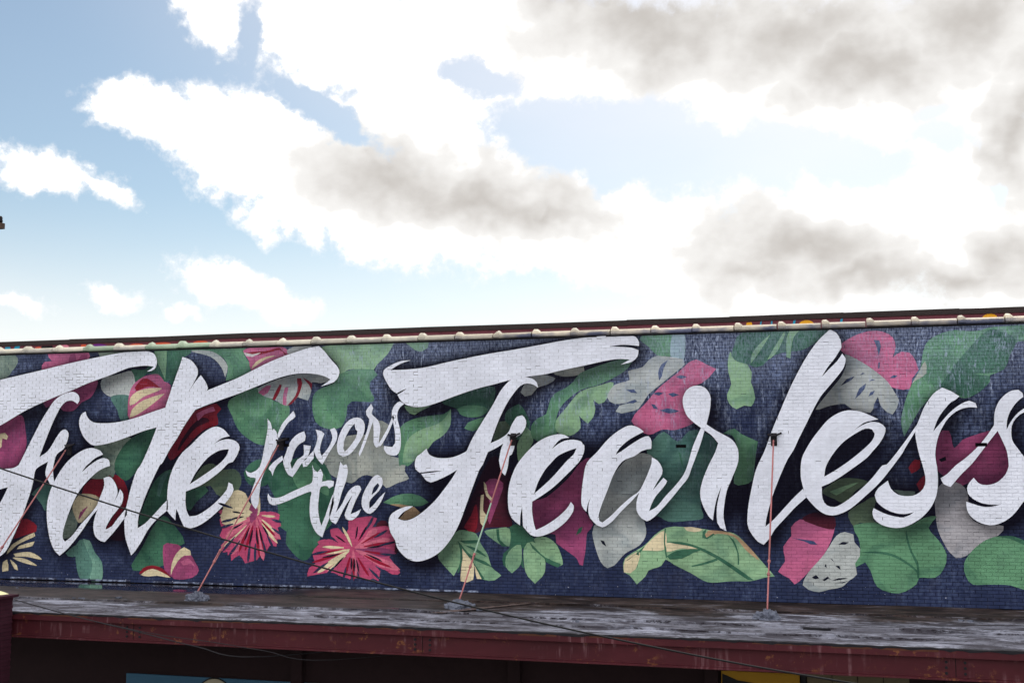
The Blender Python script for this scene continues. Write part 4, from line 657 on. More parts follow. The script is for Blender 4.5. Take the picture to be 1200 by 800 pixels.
def simple(name, c, rough=0.7, var=0.3, nscale=3.0, stretch=(1, 1, 1), spots=None, spot_lo=0.6, bumps=0.2, metal=0.0, spotscale=5.0):
    m, n, b = new_mat(name)
    pos = n.node('ShaderNodeNewGeometry').outputs['Position']
    p = n.scalev(pos, stretch)
    a, _ = n.noise(p, nscale, 6.0, 0.62)
    a2, _ = n.noise(p, nscale * 9, 4.0, 0.6)
    v = n.math('ADD', 1 - var * 0.75, n.math('ADD', n.math('MULTIPLY', a, var), n.math('MULTIPLY', a2, var * 0.5)))
    col = n.mix(1.0, c, n.comb(v, v, v), 'MULTIPLY')
    if spots:
        s, _ = n.noise(p, spotscale, 6.0, 0.7)
        col = n.mix(n.smooth(s, spot_lo, spot_lo + 0.12), col, spots)
    n.put(b.inputs['Base Color'], col)
    b.inputs['Roughness'].default_value = rough
    b.inputs['Metallic'].default_value = metal
    b.inputs['Specular IOR Level'].default_value = 0.15
    if bumps: bump(n, b, a2, bumps, 0.01)
    return m
M = {}
M['dark_void'] = simple('dark_cavity', rgb(20, 18, 22), 0.9)
M['red_brick'] = simple('dull_red_masonry', rgb(112, 62, 72), 0.85, 0.5, 4.0, spots=rgb(70, 40, 52))
M['flashing'] = simple('dark_flashing', rgb(52, 44, 44), 0.6, 0.5, 3.0)
def fascia_material():
    m, n, b = new_mat('red_oxide_steel')
    pos = n.node('ShaderNodeNewGeometry').outputs['Position']
    x, y, z = n.sep(pos)
    a, _ = n.noise(n.scalev(pos, (0.9, 1, 1.5)), 1.0, 5.0, 0.65)
    v = n.math('MULTIPLY_ADD', a, 0.9, 0.5)
    c = n.mix(1.0, rgb(70, 24, 32), n.comb(v, v, v), 'MULTIPLY')
    d, _ = n.noise(n.scalev(pos, (13, 1, 1.1)), 1.0, 4.0, 0.6)
    d2, _ = n.noise(n.scalev(pos, (0.8, 1, 3)), 1.0, 3.0, 0.6)
    c = n.mix(n.math('MULTIPLY', n.math('MULTIPLY', n.smooth(d, 0.52, 0.72), n.smooth(d2, 0.45, 0.62)), 0.42), c, rgb(140, 104, 110))
    s, _ = n.noise(pos, 5.5, 6.0, 0.72)
    s2, _ = n.noise(pos, 0.7, 2.0, 0.5)
    c = n.mix(n.math('MULTIPLY', n.smooth(s, 0.57, 0.66), n.smooth(s2, 0.44, 0.58)), c, rgb(112, 68, 42))
    c = n.mix(n.math('MULTIPLY', n.smooth(s, 0.68, 0.72), 0.8), c, rgb(44, 24, 26))
    n.put(b.inputs['Base Color'], c)
    b.inputs['Roughness'].default_value = 0.6; b.inputs['Specular IOR Level'].default_value = 0.2
    bump(n, b, s, 0.35, 0.008)
    return m
M['oxide'] = fascia_material()
M['rust'] = simple('rust_edge', rgb(82, 50, 40), 0.85, 0.6, 6.0)
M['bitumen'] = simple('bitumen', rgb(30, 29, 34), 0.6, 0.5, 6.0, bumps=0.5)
M['tar'] = simple('grey_roof_mastic', rgb(96, 100, 114), 0.6, 0.7, 7.0, spots=rgb(50, 52, 62), spot_lo=0.52, spotscale=9.0, bumps=0.8)
M['tarbrown'] = simple('brown_roof_patch', rgb(84, 70, 68), 0.7, 0.5, 7.0, bumps=0.6)
M['rod'] = simple('salmon_painted_steel', rgb(168, 108, 108), 0.6, 0.5, 4.0, spots=rgb(108, 64, 60), spot_lo=0.62, spotscale=7.0)
M['rodgreen'] = simple('pale_green_overpaint', rgb(150, 178, 158), 0.55, 0.3, 4.0)
M['iron'] = simple('black_iron', rgb(30, 27, 32), 0.55, 0.5, 9.0, spots=rgb(92, 80, 92), spot_lo=0.62, spotscale=14.0)
M['cable'] = simple('black_cable', rgb(24, 24, 26), 0.5, 0.4, 4.0)
M['cablegrey'] = simple('grey_wire', rgb(40, 38, 42), 0.5, 0.4, 4.0)
M['galv'] = simple('pale_flashing', rgb(128, 138, 164), 0.5, 0.6, 2.0, (1, 1, 1), spots=rgb(40, 42, 60), spot_lo=0.42, spotscale=4.0)
M['shop'] = simple('dark_shop_wall', rgb(38, 26, 28), 0.85, 0.5, 2.0)
M['signblue'] = simple('blue_sign_paint', rgb(52, 88, 112), 0.5, 0.2)
M['signcream'] = simple('cream_sign_paint', rgb(150, 144, 124), 0.5, 0.2)
M['signblack'] = simple('black_sign_paint', rgb(20, 20, 22), 0.5, 0.2)
M['signyellow'] = simple('yellow_sign_paint', rgb(150, 112, 24), 0.5, 0.25)
M['beige'] = simple('beige_render', rgb(92, 84, 66), 0.8, 0.3)
M['wood'] = simple('weathered_pole', rgb(74, 60, 52), 0.85, 0.6, 3.0, (6, 6, 0.4))
M['limecap'] = simple('pale_lime_cap', rgb(226, 222, 168), 0.45, 0.3, 6.0, spots=rgb(120, 110, 84), spot_lo=0.64, spotscale=9.0)
M['pier'] = simple('dark_red_brick', rgb(56, 25, 37), 0.85, 0.6, 6.0)
M['piermortar'] = simple('dark_red_mortar', rgb(48, 24, 34), 0.9, 0.4, 6.0)
M['asphalt'] = simple('asphalt', (0.05, 0.05, 0.052, 1), 0.9, 0.5, 0.8)
M['concrete'] = simple('concrete', (0.26, 0.25, 0.24, 1), 0.9, 0.4, 0.9)
M['soffit'] = simple('soffit', rgb(36, 30, 30), 0.9, 0.3)
M['roofing'] = simple('upper_roofing', rgb(90, 86, 86), 0.9, 0.4)
for nm, c in (('purple', (110, 40, 130)), ('coral', (206, 86, 58)), ('cyan', (40, 150, 185)), ('amber', (228, 164, 40)), ('blossom', (214, 128, 150)), ('black', (26, 22, 26))):
    M['mark_' + nm] = simple('spray_' + nm, rgb(*c), 0.6, 0.25)
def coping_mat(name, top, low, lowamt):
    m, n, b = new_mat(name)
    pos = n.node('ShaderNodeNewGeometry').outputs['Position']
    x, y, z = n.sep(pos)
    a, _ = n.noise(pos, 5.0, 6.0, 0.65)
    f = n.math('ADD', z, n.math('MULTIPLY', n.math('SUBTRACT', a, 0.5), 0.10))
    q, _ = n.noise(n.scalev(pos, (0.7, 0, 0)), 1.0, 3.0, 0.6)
    lo = n.math('MULTIPLY', n.smooth(f, 5.50, 5.455), n.smooth(q, 0.42, 0.58, lowamt * 0.3, lowamt))  # overspray tone on the lower half, spread higher to paint in more shadow
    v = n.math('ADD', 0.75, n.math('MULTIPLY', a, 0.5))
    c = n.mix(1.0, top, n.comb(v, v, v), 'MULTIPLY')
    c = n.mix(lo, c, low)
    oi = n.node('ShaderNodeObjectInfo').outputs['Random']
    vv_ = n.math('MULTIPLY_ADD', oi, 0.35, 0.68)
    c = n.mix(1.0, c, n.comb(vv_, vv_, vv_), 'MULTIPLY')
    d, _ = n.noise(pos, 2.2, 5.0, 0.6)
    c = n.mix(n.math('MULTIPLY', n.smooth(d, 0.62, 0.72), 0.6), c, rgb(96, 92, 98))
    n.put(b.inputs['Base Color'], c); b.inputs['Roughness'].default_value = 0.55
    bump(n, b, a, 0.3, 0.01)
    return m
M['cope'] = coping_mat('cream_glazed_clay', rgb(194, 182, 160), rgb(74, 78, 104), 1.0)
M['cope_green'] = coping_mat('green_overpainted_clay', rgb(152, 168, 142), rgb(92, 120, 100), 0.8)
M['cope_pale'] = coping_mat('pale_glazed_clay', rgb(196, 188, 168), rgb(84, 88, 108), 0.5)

def deck_material():
    m, n, b = new_mat('weathered_roof_membrane')
    pos = n.node('ShaderNodeNewGeometry').outputs['Position']
    x, y, z = n.sep(pos)
    st, _ = n.noise(n.scalev(pos, (0.4, 0.9, 1)), 1.0, 7.0, 0.68, 0.6)
    st2, _ = n.noise(n.scalev(pos, (0.9, 2.5, 1)), 1.0, 8.0, 0.74, 0.6)
    fine, _ = n.noise(pos, 14.0, 5.0, 0.7)
    big, _ = n.noise(n.scalev(pos, (0.16, 0.5, 1)), 1.0, 3.0, 0.5)
    # silt collects against the wall, further out on the left
    reach = n.smooth(x, -9.5, -5.5, -3.7, -2.4)
    edge = n.math('ADD', n.math('SUBTRACT', y, reach), n.math('MULTIPLY', n.math('SUBTRACT', st, 0.5), 5.0))
    silt = n.smooth(edge, -0.35, 0.45)
    q1 = n.smooth(st2, 0.42, 0.58)
    q2 = n.smooth(st, 0.36, 0.64)
    grey = n.mix(q1, rgb(62, 60, 68), rgb(156, 158, 172))
    grey = n.mix(n.math('MULTIPLY', q2, 0.7), grey, rgb(66, 62, 68))
    grey = n.mix(n.smooth(fine, 0.54, 0.7), grey, rgb(66, 64, 74))
    brown = n.mix(q1, rgb(30, 24, 24), rgb(66, 55, 53))
    brown = n.mix(n.math('MULTIPLY', n.smooth(st2, 0.56, 0.7), n.smooth(x, -9, -5, 0.15, 0.85)), brown, rgb(124, 122, 134))
    c = n.mix(silt, grey, brown)
    crk, _ = n.noise(n.scalev(pos, (0.5, 2.2, 1)), 1.3, 5.0, 0.7, 1.5)
    c = n.mix(n.math('MULTIPLY', n.smooth(n.math('ABSOLUTE', n.math('SUBTRACT', crk, 0.5)), 0.03, 0.006), 0.85), c, rgb(34, 30, 34))
    rs, _ = n.noise(pos, 3.5, 6.0, 0.75)
    c = n.mix(n.math('MULTIPLY', n.smooth(rs, 0.66, 0.74), n.smooth(y, -2.2, -0.3)), c, rgb(128, 70, 52))
    # standing water by the wall on the left
    wet = n.math('MULTIPLY', n.smooth(n.math('ADD', y, n.math('MULTIPLY', n.math('SUBTRACT', big, 0.5), 2.5)), -1.9, -1.2), n.smooth(x, -10.5, -13.0))
    wet = n.math('MAXIMUM', wet, n.math('MULTIPLY', n.math('MULTIPLY', n.smooth(big, 0.52, 0.6), silt), n.smooth(x, -6.5, -8.5)))
    damp = n.math('MULTIPLY', n.smooth(x, -7.0, -9.0), silt)
    c = n.mix(n.math('MULTIPLY', wet, 0.6), c, rgb(30, 26, 28))
    n.put(b.inputs['Base Color'], c)
    rough = n.fmix(damp, 0.78, 0.6)
    rough = n.fmix(wet, rough, 0.04)
    n.put(b.inputs['Roughness'], rough)
    n.put(b.inputs['Specular IOR Level'], n.fmix(n.math('MAXIMUM', wet, n.math('MULTIPLY', damp, 0.5)), 0.1, 0.5))
    hh = n.math('MULTIPLY', n.math('ADD', n.math('MULTIPLY', fine, 0.4), st2), n.math('SUBTRACT', 1.0, wet))
    bump(n, b, hh, 0.6, 0.02)
    return m
M['deck'] = deck_material()

# ------------------------------------------------------------------ setting: ground
def sheet(name, x0, x1, y0, y1, z, mat):
    o = MB().add([(x0, y0, z), (x1, y0, z), (x1, y1, z), (x0, y1, z)], [(0, 1, 2, 3)]).build(name, mat, recalc=False)
    return tag(o, kind='structure')
GZ = -4.3
sheet('ground', -900, 900, -900, 900, GZ, M['asphalt'])
pv = MB().box(-60, 40, -9.2, -2.0, GZ + 0.004, GZ + 0.13)
tag(pv.build('pavement', M['concrete'], bevel=0.02), kind='structure')

# ------------------------------------------------------------------ upper building with the mural wall
H = 5.4
NROW = 80
CRS = H / NROW
MOD = 0.205
JT = 0.0085
XL, XR = -23.2, 5.4
REC = 0.0042
rnd = random.Random(4)
building = empty('brick_building', (0, 0, 0))
tag(building, 'long brick building with white script lettering over painted tropical leaves', 'building')

# -- smooth outlines
def decode(s):
    pts = []
    for tk in s.split(','):
        c = tk.endswith('*'); a, b_ = tk.rstrip('*').split(' ')
        pts.append((int(a) / 1000.0, int(b_) / 1000.0, c))
    return pts
def curve(s, step=0.07):
    p = decode(s); n = len(p); out = []
    for i in range(n):
        p0, p1, p2, p3 = p[i - 1], p[i], p[(i + 1) % n], p[(i + 2) % n]
        L = math.hypot(p2[0] - p1[0], p2[1] - p1[1])
        m1x, m1y = ((p2[0] - p0[0]) / 2, (p2[1] - p0[1]) / 2)
        m2x, m2y = ((p3[0] - p1[0]) / 2, (p3[1] - p1[1]) / 2)
        if p1[2]: m1x, m1y = p2[0] - p1[0], p2[1] - p1[1]
        if p2[2]: m2x, m2y = p2[0] - p1[0], p2[1] - p1[1]
        for mm in (0, 1):                      # keep tangents in proportion to the chord
            mx, my = (m1x, m1y) if mm == 0 else (m2x, m2y)
            ml = math.hypot(mx, my)
            if ml > 1e-9:
                k = min(1.0, 1.15 * L / ml)
                if mm == 0: m1x, m1y = mx * k, my * k
                else: m2x, m2y = mx * k, my * k
        k = max(1, min(10, int(L / step)))
        for j in range(k):
            t = j / k; t2, t3 = t * t, t * t * t
            h1, h2, h3, h4 = 2 * t3 - 3 * t2 + 1, t3 - 2 * t2 + t, -2 * t3 + 3 * t2, t3 - t2
            out.append((h1 * p1[0] + h2 * m1x + h3 * p2[0] + h4 * m2x, h1 * p1[1] + h2 * m1y + h3 * p2[1] + h4 * m2y))
    return out
def inside(loops, X, Z):
    res = np.zeros(X.shape, bool)
    for lp in loops:
        a = np.array(lp)
        for (x1, z1), (x2, z2) in zip(a, np.roll(a, -1, 0)):
            if z1 == z2: continue
            cr = ((z1 > Z) != (z2 > Z)) & (X < (x2 - x1) * (Z - z1) / (z2 - z1) + x1)
            res ^= cr
    return res
letters = [(lab, small, [[curve(l, 0.06) for l in shape] for shape in shapes]) for lab, small, shapes in LETTERS]

# -- the airbrushed dark halo round the lettering, as a field over the wall
HC = 0.03
hx = np.arange(XL - 0.5, XR + 0.5, HC); hz = np.arange(-0.6, H + 0.6, HC)
HX, HZ = np.meshgrid(hx, hz)
mask = np.zeros(HX.shape)
for lab, small, shapes in letters:
    for loops in shapes:
        a = np.array(loops[0]); x0, z0 = a.min(0); x1, z1 = a.max(0)
        i0, i1 = np.searchsorted(hx, [x0, x1]); k0, k1 = np.searchsorted(hz, [z0, z1])
        sub = inside(loops, HX[k0:k1, i0:i1], HZ[k0:k1, i0:i1])
        mask[k0:k1, i0:i1] = np.maximum(mask[k0:k1, i0:i1], sub * (0.42 if small else 1.0))
def boxblur(a, r, axis):
    c = np.cumsum(np.pad(a, [(r + 1, r) if ax == axis else (0, 0) for ax in (0, 1)], mode='edge'), axis=axis)
    n = a.shape[axis]
    hi = np.take(c, np.arange(2 * r + 1, 2 * r + 1 + n), axis=axis); lo = np.take(c, np.arange(0, n), axis=axis)
    return (hi - lo) / (2 * r + 1)
def blur(a, r):
    for _ in range(3):
        a = boxblur(boxblur(a, r, 0), r, 1)
    return a
wide = blur(np.roll(mask, (-4, 3), (0, 1)), 8)
tight = blur(mask, 1)
vast = blur(mask * (HX > -11.5), 17)
halo = np.clip(np.clip(vast * 0.9 - 0.12, 0, 0.32) + np.clip(wide * 2.5 - 0.16, 0, 0.94) + np.clip(tight * 1.1, 0, 0.4), 0, 0.97)
def halo_at(x, z):
    i = (x - hx[0]) / HC; k = (z - hz[0]) / HC
    i0 = min(max(int(i), 0), len(hx) - 2); k0 = min(max(int(k), 0), len(hz) - 2)
    fi, fk = i - i0, k - k0
    return float((halo[k0, i0] * (1 - fi) + halo[k0, i0 + 1] * fi) * (1 - fk) + (halo[k0 + 1, i0] * (1 - fi) + halo[k0 + 1, i0 + 1] * fi) * fk)

# -- brick layout
def row_cells(r):
    off = (r % 2) * MOD / 2
    n = int((XR - XL - off) / MOD)
    return off, n
def brick_rect(r, i):
    off = (r % 2) * MOD / 2
    x0 = XL + off + i * MOD
    return x0 + JT / 2, x0 + MOD - JT / 2, r * CRS + JT / 2, (r + 1) * CRS - JT / 2
prot = {}; tone = {}
for r in range(NROW):
    off, n = row_cells(r)
    for i in range(-1, n + 1):
        prot[r, i] = max(0.0, rnd.gauss(0.0022, 0.0016)); tone[r, i] = min(1, max(0, rnd.gauss(0.5, 0.22)))
skip = set()
for hxp, hzp in HOLES:
    r = int(hzp / CRS)
    off, n = row_cells(r)
    skip.add((r, int((hxp - XL - off) / MOD)))
def rect(x0, x1, z0, z1, y):
    return [(x0, y, z0), (x1, y, z0), (x1, y, z1), (x0, y, z1)]
def brick_faces(r, i):
    x0, x1, z0, z1 = brick_rect(r, i); y = -prot[r, i]
    e = 0.0028
    front = rect(x0 + e, x1 - e, z0 + e, z1 - e, y)
    mid = rect(x0, x1, z0, z1, y + 0.0035)
    back = rect(x0, x1, z0, z1, 0.06)
    fs = [(0, 1, 2, 3)] + [(k + 4, (k + 1) % 4 + 4, (k + 1) % 4, k) for k in range(4)] + [(k + 8, (k + 1) % 4 + 8, (k + 1) % 4 + 4, k + 4) for k in range(4)]
    vs = front + mid + back
    return vs, fs, [halo_at(v[0], v[2]) for v in vs], [tone[r, i]] * 12
order = []
for r in range(NROW):
    off, n = row_cells(r)
    for i in range(n):
        if (r, i) not in skip:
            x0, x1, _, _ = brick_rect(r, i)
            order.append((0 if x1 < 2.93 else 1, -x1, r, i))
order.sort()
single = [(r, i) for fl, _, r, i in order if fl == 0][:300]
sset = set(single)
bulk = MB()
for fl, _, r, i in order:
    vs, fs, ha, to = brick_faces(r, i)
    if (r, i) in sset:
        mb = MB().add(vs, fs, halo=ha, tint=to)
        mb.build('brick', PM['base'], building, recalc=False)
    else:
        bulk.add(vs, fs, halo=ha, tint=to)
tag(bulk.build('bricks', PM['base'], building, recalc=False), kind='stuff')
jm = MB()
for r in range(NROW):
    off, n = row_cells(r)
    for i in range(-1, n + 1):
        x0, x1, z0, z1 = brick_rect(r, i)
        if (r, i) not in skip and (r, i + 1) not in skip:
            q = rect(x1, x1 + JT, z0, z1, REC); jm.add(q, [(0, 1, 2, 3)], halo=[halo_at(v[0], v[2]) for v in q], tint=0.5)
        q = rect(x0 - JT / 2, x1 + JT / 2, z1, z1 + JT, REC + 0.0005); jm.add(q, [(0, 1, 2, 3)], halo=[halo_at(v[0], v[2]) for v in q], tint=0.5)
jm.build('mortar', PM['joint'], building, recalc=False)

# -- painted shapes follow the brick faces and dip into the joints
def clip(poly, x0, x1, z0, z1):
    for ax, lim, sg in ((0, x0, 1), (0, x1, -1), (1, z0, 1), (1, z1, -1)):
        if not poly: return poly
        out = []
        pv_ = poly[-1]; pd = (pv_[ax] - lim) * sg
        for q in poly:
            d = (q[ax] - lim) * sg
            if d >= 0:
                if pd < 0:
                    t = pd / (pd - d); out.append((pv_[0] + (q[0] - pv_[0]) * t, pv_[1] + (q[1] - pv_[1]) * t))
                out.append(q)
            elif pd >= 0:
                t = pd / (pd - d); out.append((pv_[0] + (q[0] - pv_[0]) * t, pv_[1] + (q[1] - pv_[1]) * t))
            pv_, pd = q, d
        poly = out
    return poly
def lost(x, z, bed, amount):
    """paint that has fallen out of the joints"""
    c = noise.noise(Vector((x * 0.9, z * 1.6, 3.0)))
    p = 0.03 + (0.16 if c > 0.25 else 0.0) + (0.35 if c > 0.45 else 0.0)
    p *= 1.0 if x < -8 else 0.45
    if not bed: p *= 0.45
    return rnd.random() < p * amount
LAY = 0.00003
def drape(mb, loops, layer, wear=1.0, want_halo=True):
    tris = []
    flat = [Vector((x, z, 0)) for lp in loops for x, z in lp]
    for t in tessellate_polygon([[Vector((x, z, 0)) for x, z in lp] for lp in loops]):
        a, b_, c = (flat[k] for k in t)
        ar = (b_.x - a.x) * (c.y - a.y) - (b_.y - a.y) * (c.x - a.x)
        if abs(ar) < 1e-9: continue
        tris.append([(a.x, a.y), (b_.x, b_.y), (c.x, c.y)] if ar > 0 else [(a.x, a.y), (c.x, c.y), (b_.x, b_.y)])
    arr = np.array(loops[0]); xa, za = arr.min(0); xb, zb = arr.max(0)
    r0, r1 = max(0, int(za / CRS) - 1), min(NROW - 1, int(zb / CRS) + 1)
    crossed = set()
    for lp in loops:
        m = len(lp)
        for k in range(m):
            (x1, z1), (x2, z2) = lp[k], lp[(k + 1) % m]
            st = max(1, int(math.hypot(x2 - x1, z2 - z1) / 0.006))
            for j in range(st):
                x = x1 + (x2 - x1) * j / st; z = z1 + (z2 - z1) * j / st
                for dz_ in (-0.009, 0.009):
                    r = int((z + dz_) // CRS); off = (r % 2) * MOD / 2
                    for dx_ in (-0.009, 0.009):
                        crossed.add((r, int((x + dx_ - XL - off) // MOD)))
    tb = {}
    for t in tris:
        lo = min(q[1] for q in t); hi = max(q[1] for q in t)
        for r in range(int(lo // CRS) - 1, int(hi // CRS) + 2): tb.setdefault(r, []).append((min(q[0] for q in t), max(q[0] for q in t), t))
    cells = []
    for r in range(r0, r1 + 1):
        off, n = row_cells(r)
        i0 = max(-1, int((xa - XL - off) // MOD)); i1 = min(n, int((xb - XL - off) // MOD) + 1)
        for i in range(i0, i1 + 1): cells.append((r, i))
    if not cells: return
    cxz = np.array([(XL + (r % 2) * MOD / 2 + (i + 0.5) * MOD, (r + 0.5) * CRS) for r, i in cells])
    ins = inside(loops, cxz[:, 0], cxz[:, 1])
    def emit(poly, y, tn):
        vs = [(x, y, z) for x, z in poly]
        kw = dict(tint=tn)
        kw['halo'] = [halo_at(x, z) for x, z in poly] if want_halo else 0.0
        mb.add(vs, [tuple(range(len(vs)))], **kw)
    for (r, i), isin in zip(cells, ins):
        if (r, i) in skip: continue
        cr = (r, i) in crossed
        if not cr and not isin: continue
        x0, x1, z0, z1 = brick_rect(r, i)
        e = 0.0028
        parts = [((x0, x1, z0, z1), -prot[r, i] - 0.0003 - layer * LAY, True, 0)]
        if (r, i + 1) not in skip: parts.append(((x1, x1 + JT, z0, z1), REC - 0.0006 - layer * LAY, not lost(x1, z0, False, wear), 1))
        bedseg = [(x0 - JT / 2, (x0 + x1) / 2), ((x0 + x1) / 2, x1 + JT / 2)]
        for a, b_ in bedseg:
            parts.append(((a, b_, z1, z1 + JT), REC - 0.0004 - layer * LAY, not lost(a, z1, True, wear), 2))
        for (a, b_, c, d), y, keep, kd in parts:
            if not keep: continue
            tn = tone[r, i] if kd == 0 else (0.1 if not want_halo else -0.35)
            if not cr:
                emit([(a, c), (b_, c), (b_, d), (a, d)], y, tn)
            else:
                for lo, hi, t in tb.get(r, ()):
                    if hi < a or lo > b_: continue
                    pl = clip(t, a, b_, c, d)
                    if len(pl) > 2: emit(pl, y, tn)

HUE = {'lgreen': 'light green', 'mgreen': 'mid green', 'dgreen': 'dark green', 'olive': 'olive green', 'sage': 'sage green', 'teal': 'teal green', 'teal2': 'pale teal',
       'grey': 'pale grey', 'grey2': 'mauve grey', 'sand': 'sand grey', 'pink': 'pink', 'magenta': 'magenta', 'rose': 'rose pink', 'red': 'red', 'maroon': 'maroon', 'paleblue': 'pale blue'}
hosts = []
for idx, (nm, c, layer, s) in enumerate(sorted(BOTANY, key=lambda b_: b_[2])):
    mb = MB()
    lp = curve(s, 0.09)
    drape(mb, [lp], idx, 0.5)
    if not mb.f: continue
    host = building
    if nm in ('petal', 'slit', 'vein'):              # details belong to the leaf or bloom they are painted on
        cx_ = np.array([sum(p[0] for p in lp) / len(lp)]); cz_ = np.array([sum(p[1] for p in lp) / len(lp)])
        for ho, hl in hosts:
            if inside([hl], cx_, cz_)[0]: host = ho
    o = mb.build('painted_' + nm, PM[c], host, recalc=False)
    if nm in ('leaf', 'flower'):
        hosts.append((o, lp)); o['label'] = HUE.get(c, c) + ' painted ' + nm + ' on the brick wall'
for lab, small, shapes in letters:
    mb = MB()
    for k, loops in enumerate(shapes):
        drape(mb, loops, 270 + k * 8, 1.0, False)
    o = mb.build('letter', PM['white'], building, recalc=False)
    o['label'] = lab

# -- wall core behind the bricks, building body and roof
MB().box(XL - 0.02, XR + 0.1, 0.061, 0.3, GZ, H).build('wall_core', M['dark_void'], building)
MB().box(XL - 0.02, XR + 0.1, 0.302, 9.0, GZ, H - 0.1).build('body', M['roofing'], building)
# a pale strip of lead where roof and wall meet
mb = MB()
x = -19.6
while x < -9.6:
    L_ = rnd.uniform(1.2, 2.4)
    mb.sweep([(-0.016, 0.012), (-0.016, 0.036 + rnd.uniform(-.01, .01)), (-0.004, 0.05), (-0.004, 0.012)], x, x + L_ - rnd.choice((0.0, 0.25, 0.6)))
    x += L_
mb.build('wall_flashing', M['galv'], building)

# -- coping tiles with socket rings
def coping_mesh(k):
    mb = MB(); q = random.Random(k)
    Lc = 0.853
    def arc(ry, rz, y0, z0, n=12):
        return [(y0 - ry * math.cos(math.pi * j / n), z0 + rz * math.sin(math.pi * j / n)) for j in range(n + 1)]
    body = [(-0.055, 0.0)] + arc(0.17, 0.105, 0.1, 0.022) + [(0.27, 0.0)]
    mb.sweep(body, 0.10, Lc - 0.022)
    hub = [(-0.068, -0.004)] + arc(0.20, 0.162, 0.1, 0.022) + [(0.295, -0.004)]
    hub2 = [(-0.062, -0.002)] + arc(0.188, 0.142, 0.1, 0.022) + [(0.283, -0.002)]
    n = len(hub)
    xs = [(0.0, hub2), (0.018, hub), (0.085, hub), (0.115, hub2), (0.15, body)]
    vs = [(x, y, z) for x, pr in xs for y, z in pr]
    fs = [(a * n + j, a * n + (j + 1) % n, (a + 1) * n + (j + 1) % n, (a + 1) * n + j) for a in range(4) for j in range(n)]
    fs += [tuple(range(n))[::-1], tuple(range(4 * n, 5 * n))]
    mb.add(vs, fs)
    # a broken lip on some sockets
    me = mb.mesh('coping_tile')
    bm = bmesh.new(); bm.from_mesh(me); bmesh.ops.recalc_face_normals(bm, faces=bm.faces)
    for v in bm.verts:
        v.co += Vector((q.uniform(-.003, .003), q.uniform(-.003, .003), q.uniform(-.003, .003)))
        if k % 3 == 2 and v.co.x < 0.03 and v.co.z > 0.1: v.co.x += q.uniform(0.01, 0.05); v.co.z -= 0.02
    bm.to_mesh(me); bm.free()
    me.polygons.foreach_set('use_smooth', [True] * len(me.polygons))
    me.set_sharp_from_angle(angle=R(40))
    return me
cms = {}
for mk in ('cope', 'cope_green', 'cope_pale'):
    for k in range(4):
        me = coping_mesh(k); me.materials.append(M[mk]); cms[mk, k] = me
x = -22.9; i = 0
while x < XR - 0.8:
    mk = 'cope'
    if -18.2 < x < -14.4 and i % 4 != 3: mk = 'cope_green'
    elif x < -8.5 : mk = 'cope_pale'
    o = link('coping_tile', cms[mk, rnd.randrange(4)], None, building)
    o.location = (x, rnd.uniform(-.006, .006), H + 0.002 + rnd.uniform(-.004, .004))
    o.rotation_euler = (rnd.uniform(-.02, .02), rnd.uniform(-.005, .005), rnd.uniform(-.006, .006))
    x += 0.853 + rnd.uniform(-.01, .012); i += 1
MB().box(XL, XR, -0.012, 0.055, H - 0.034, H - 0.0005).build('coping_shadow_strip', M['bitumen'], building)  # dark strip added under the coping to draw its overhang shadow line
# -- rear parapet strip above the coping, dark metal edge in lengths
rp = MB().box(XL - 0.02, XR + 0.1, 0.42, 0.7, H - 0.098, H + 0.255).build('rear_parapet', M['red_brick'], building)
x = XL
while x < XR:
    L_ = rnd.uniform(2.0, 2.7)
    t0, t1 = rnd.uniform(0, .016), rnd.uniform(0, .022)
    a, b_ = H + 0.235, H + 0.345
    vs = []
    for xx, dt in ((x, t0), (min(x + L_ + 0.03, XR + 0.1), t1)):
        vs += [(xx, 0.385, a + dt), (xx, 0.375, b_ + dt), (xx, 0.8, b_ + dt + 0.02), (xx, 0.8, b_ + dt - 0.01), (xx, 0.41, a + dt)]
    MB().add(vs, [(0, 1, 6, 5), (1, 2, 7, 6), (2, 3, 8, 7), (3, 4, 9, 8), (4, 0, 5, 9), (4, 3, 2, 1, 0), (5, 6, 7, 8, 9)]).build('edge_flashing', M['flashing'], building)
    x += L_
# -- sprayed marks on the parapet strip
for mx, mz, w_, h_, colr, dome in MARKS:
    pts = []
    if dome:
        pts = [(mx + w_ * math.cos(math.pi * k / 14), mz + h_ * math.sin(math.pi * k / 14)) for k in range(15)] + [(mx - w_, H - 0.05), (mx + w_, H - 0.05)]
        pts = [p for p in pts if p[1] < H + 0.236]
    else:
        pts = [(mx - w_, H + 0.0), (mx + w_, H + 0.0), (mx + w_ + h_ * 0.35, min(mz + h_, H + 0.236)), (mx - w_ * 0.4 + h_ * 0.35, min(mz + h_, H + 0.236))]
    vs = [(p[0], 0.417, p[1]) for p in pts] + [(p[0], 0.4205, p[1]) for p in pts]
    n = len(pts)
    MB().add(vs, [tuple(range(n)), tuple(range(n, 2 * n))[::-1]] + [(k, n + k, n + (k + 1) % n, (k + 1) % n) for k in range(n)]).build('painted_mark', M['mark_' + colr], building)

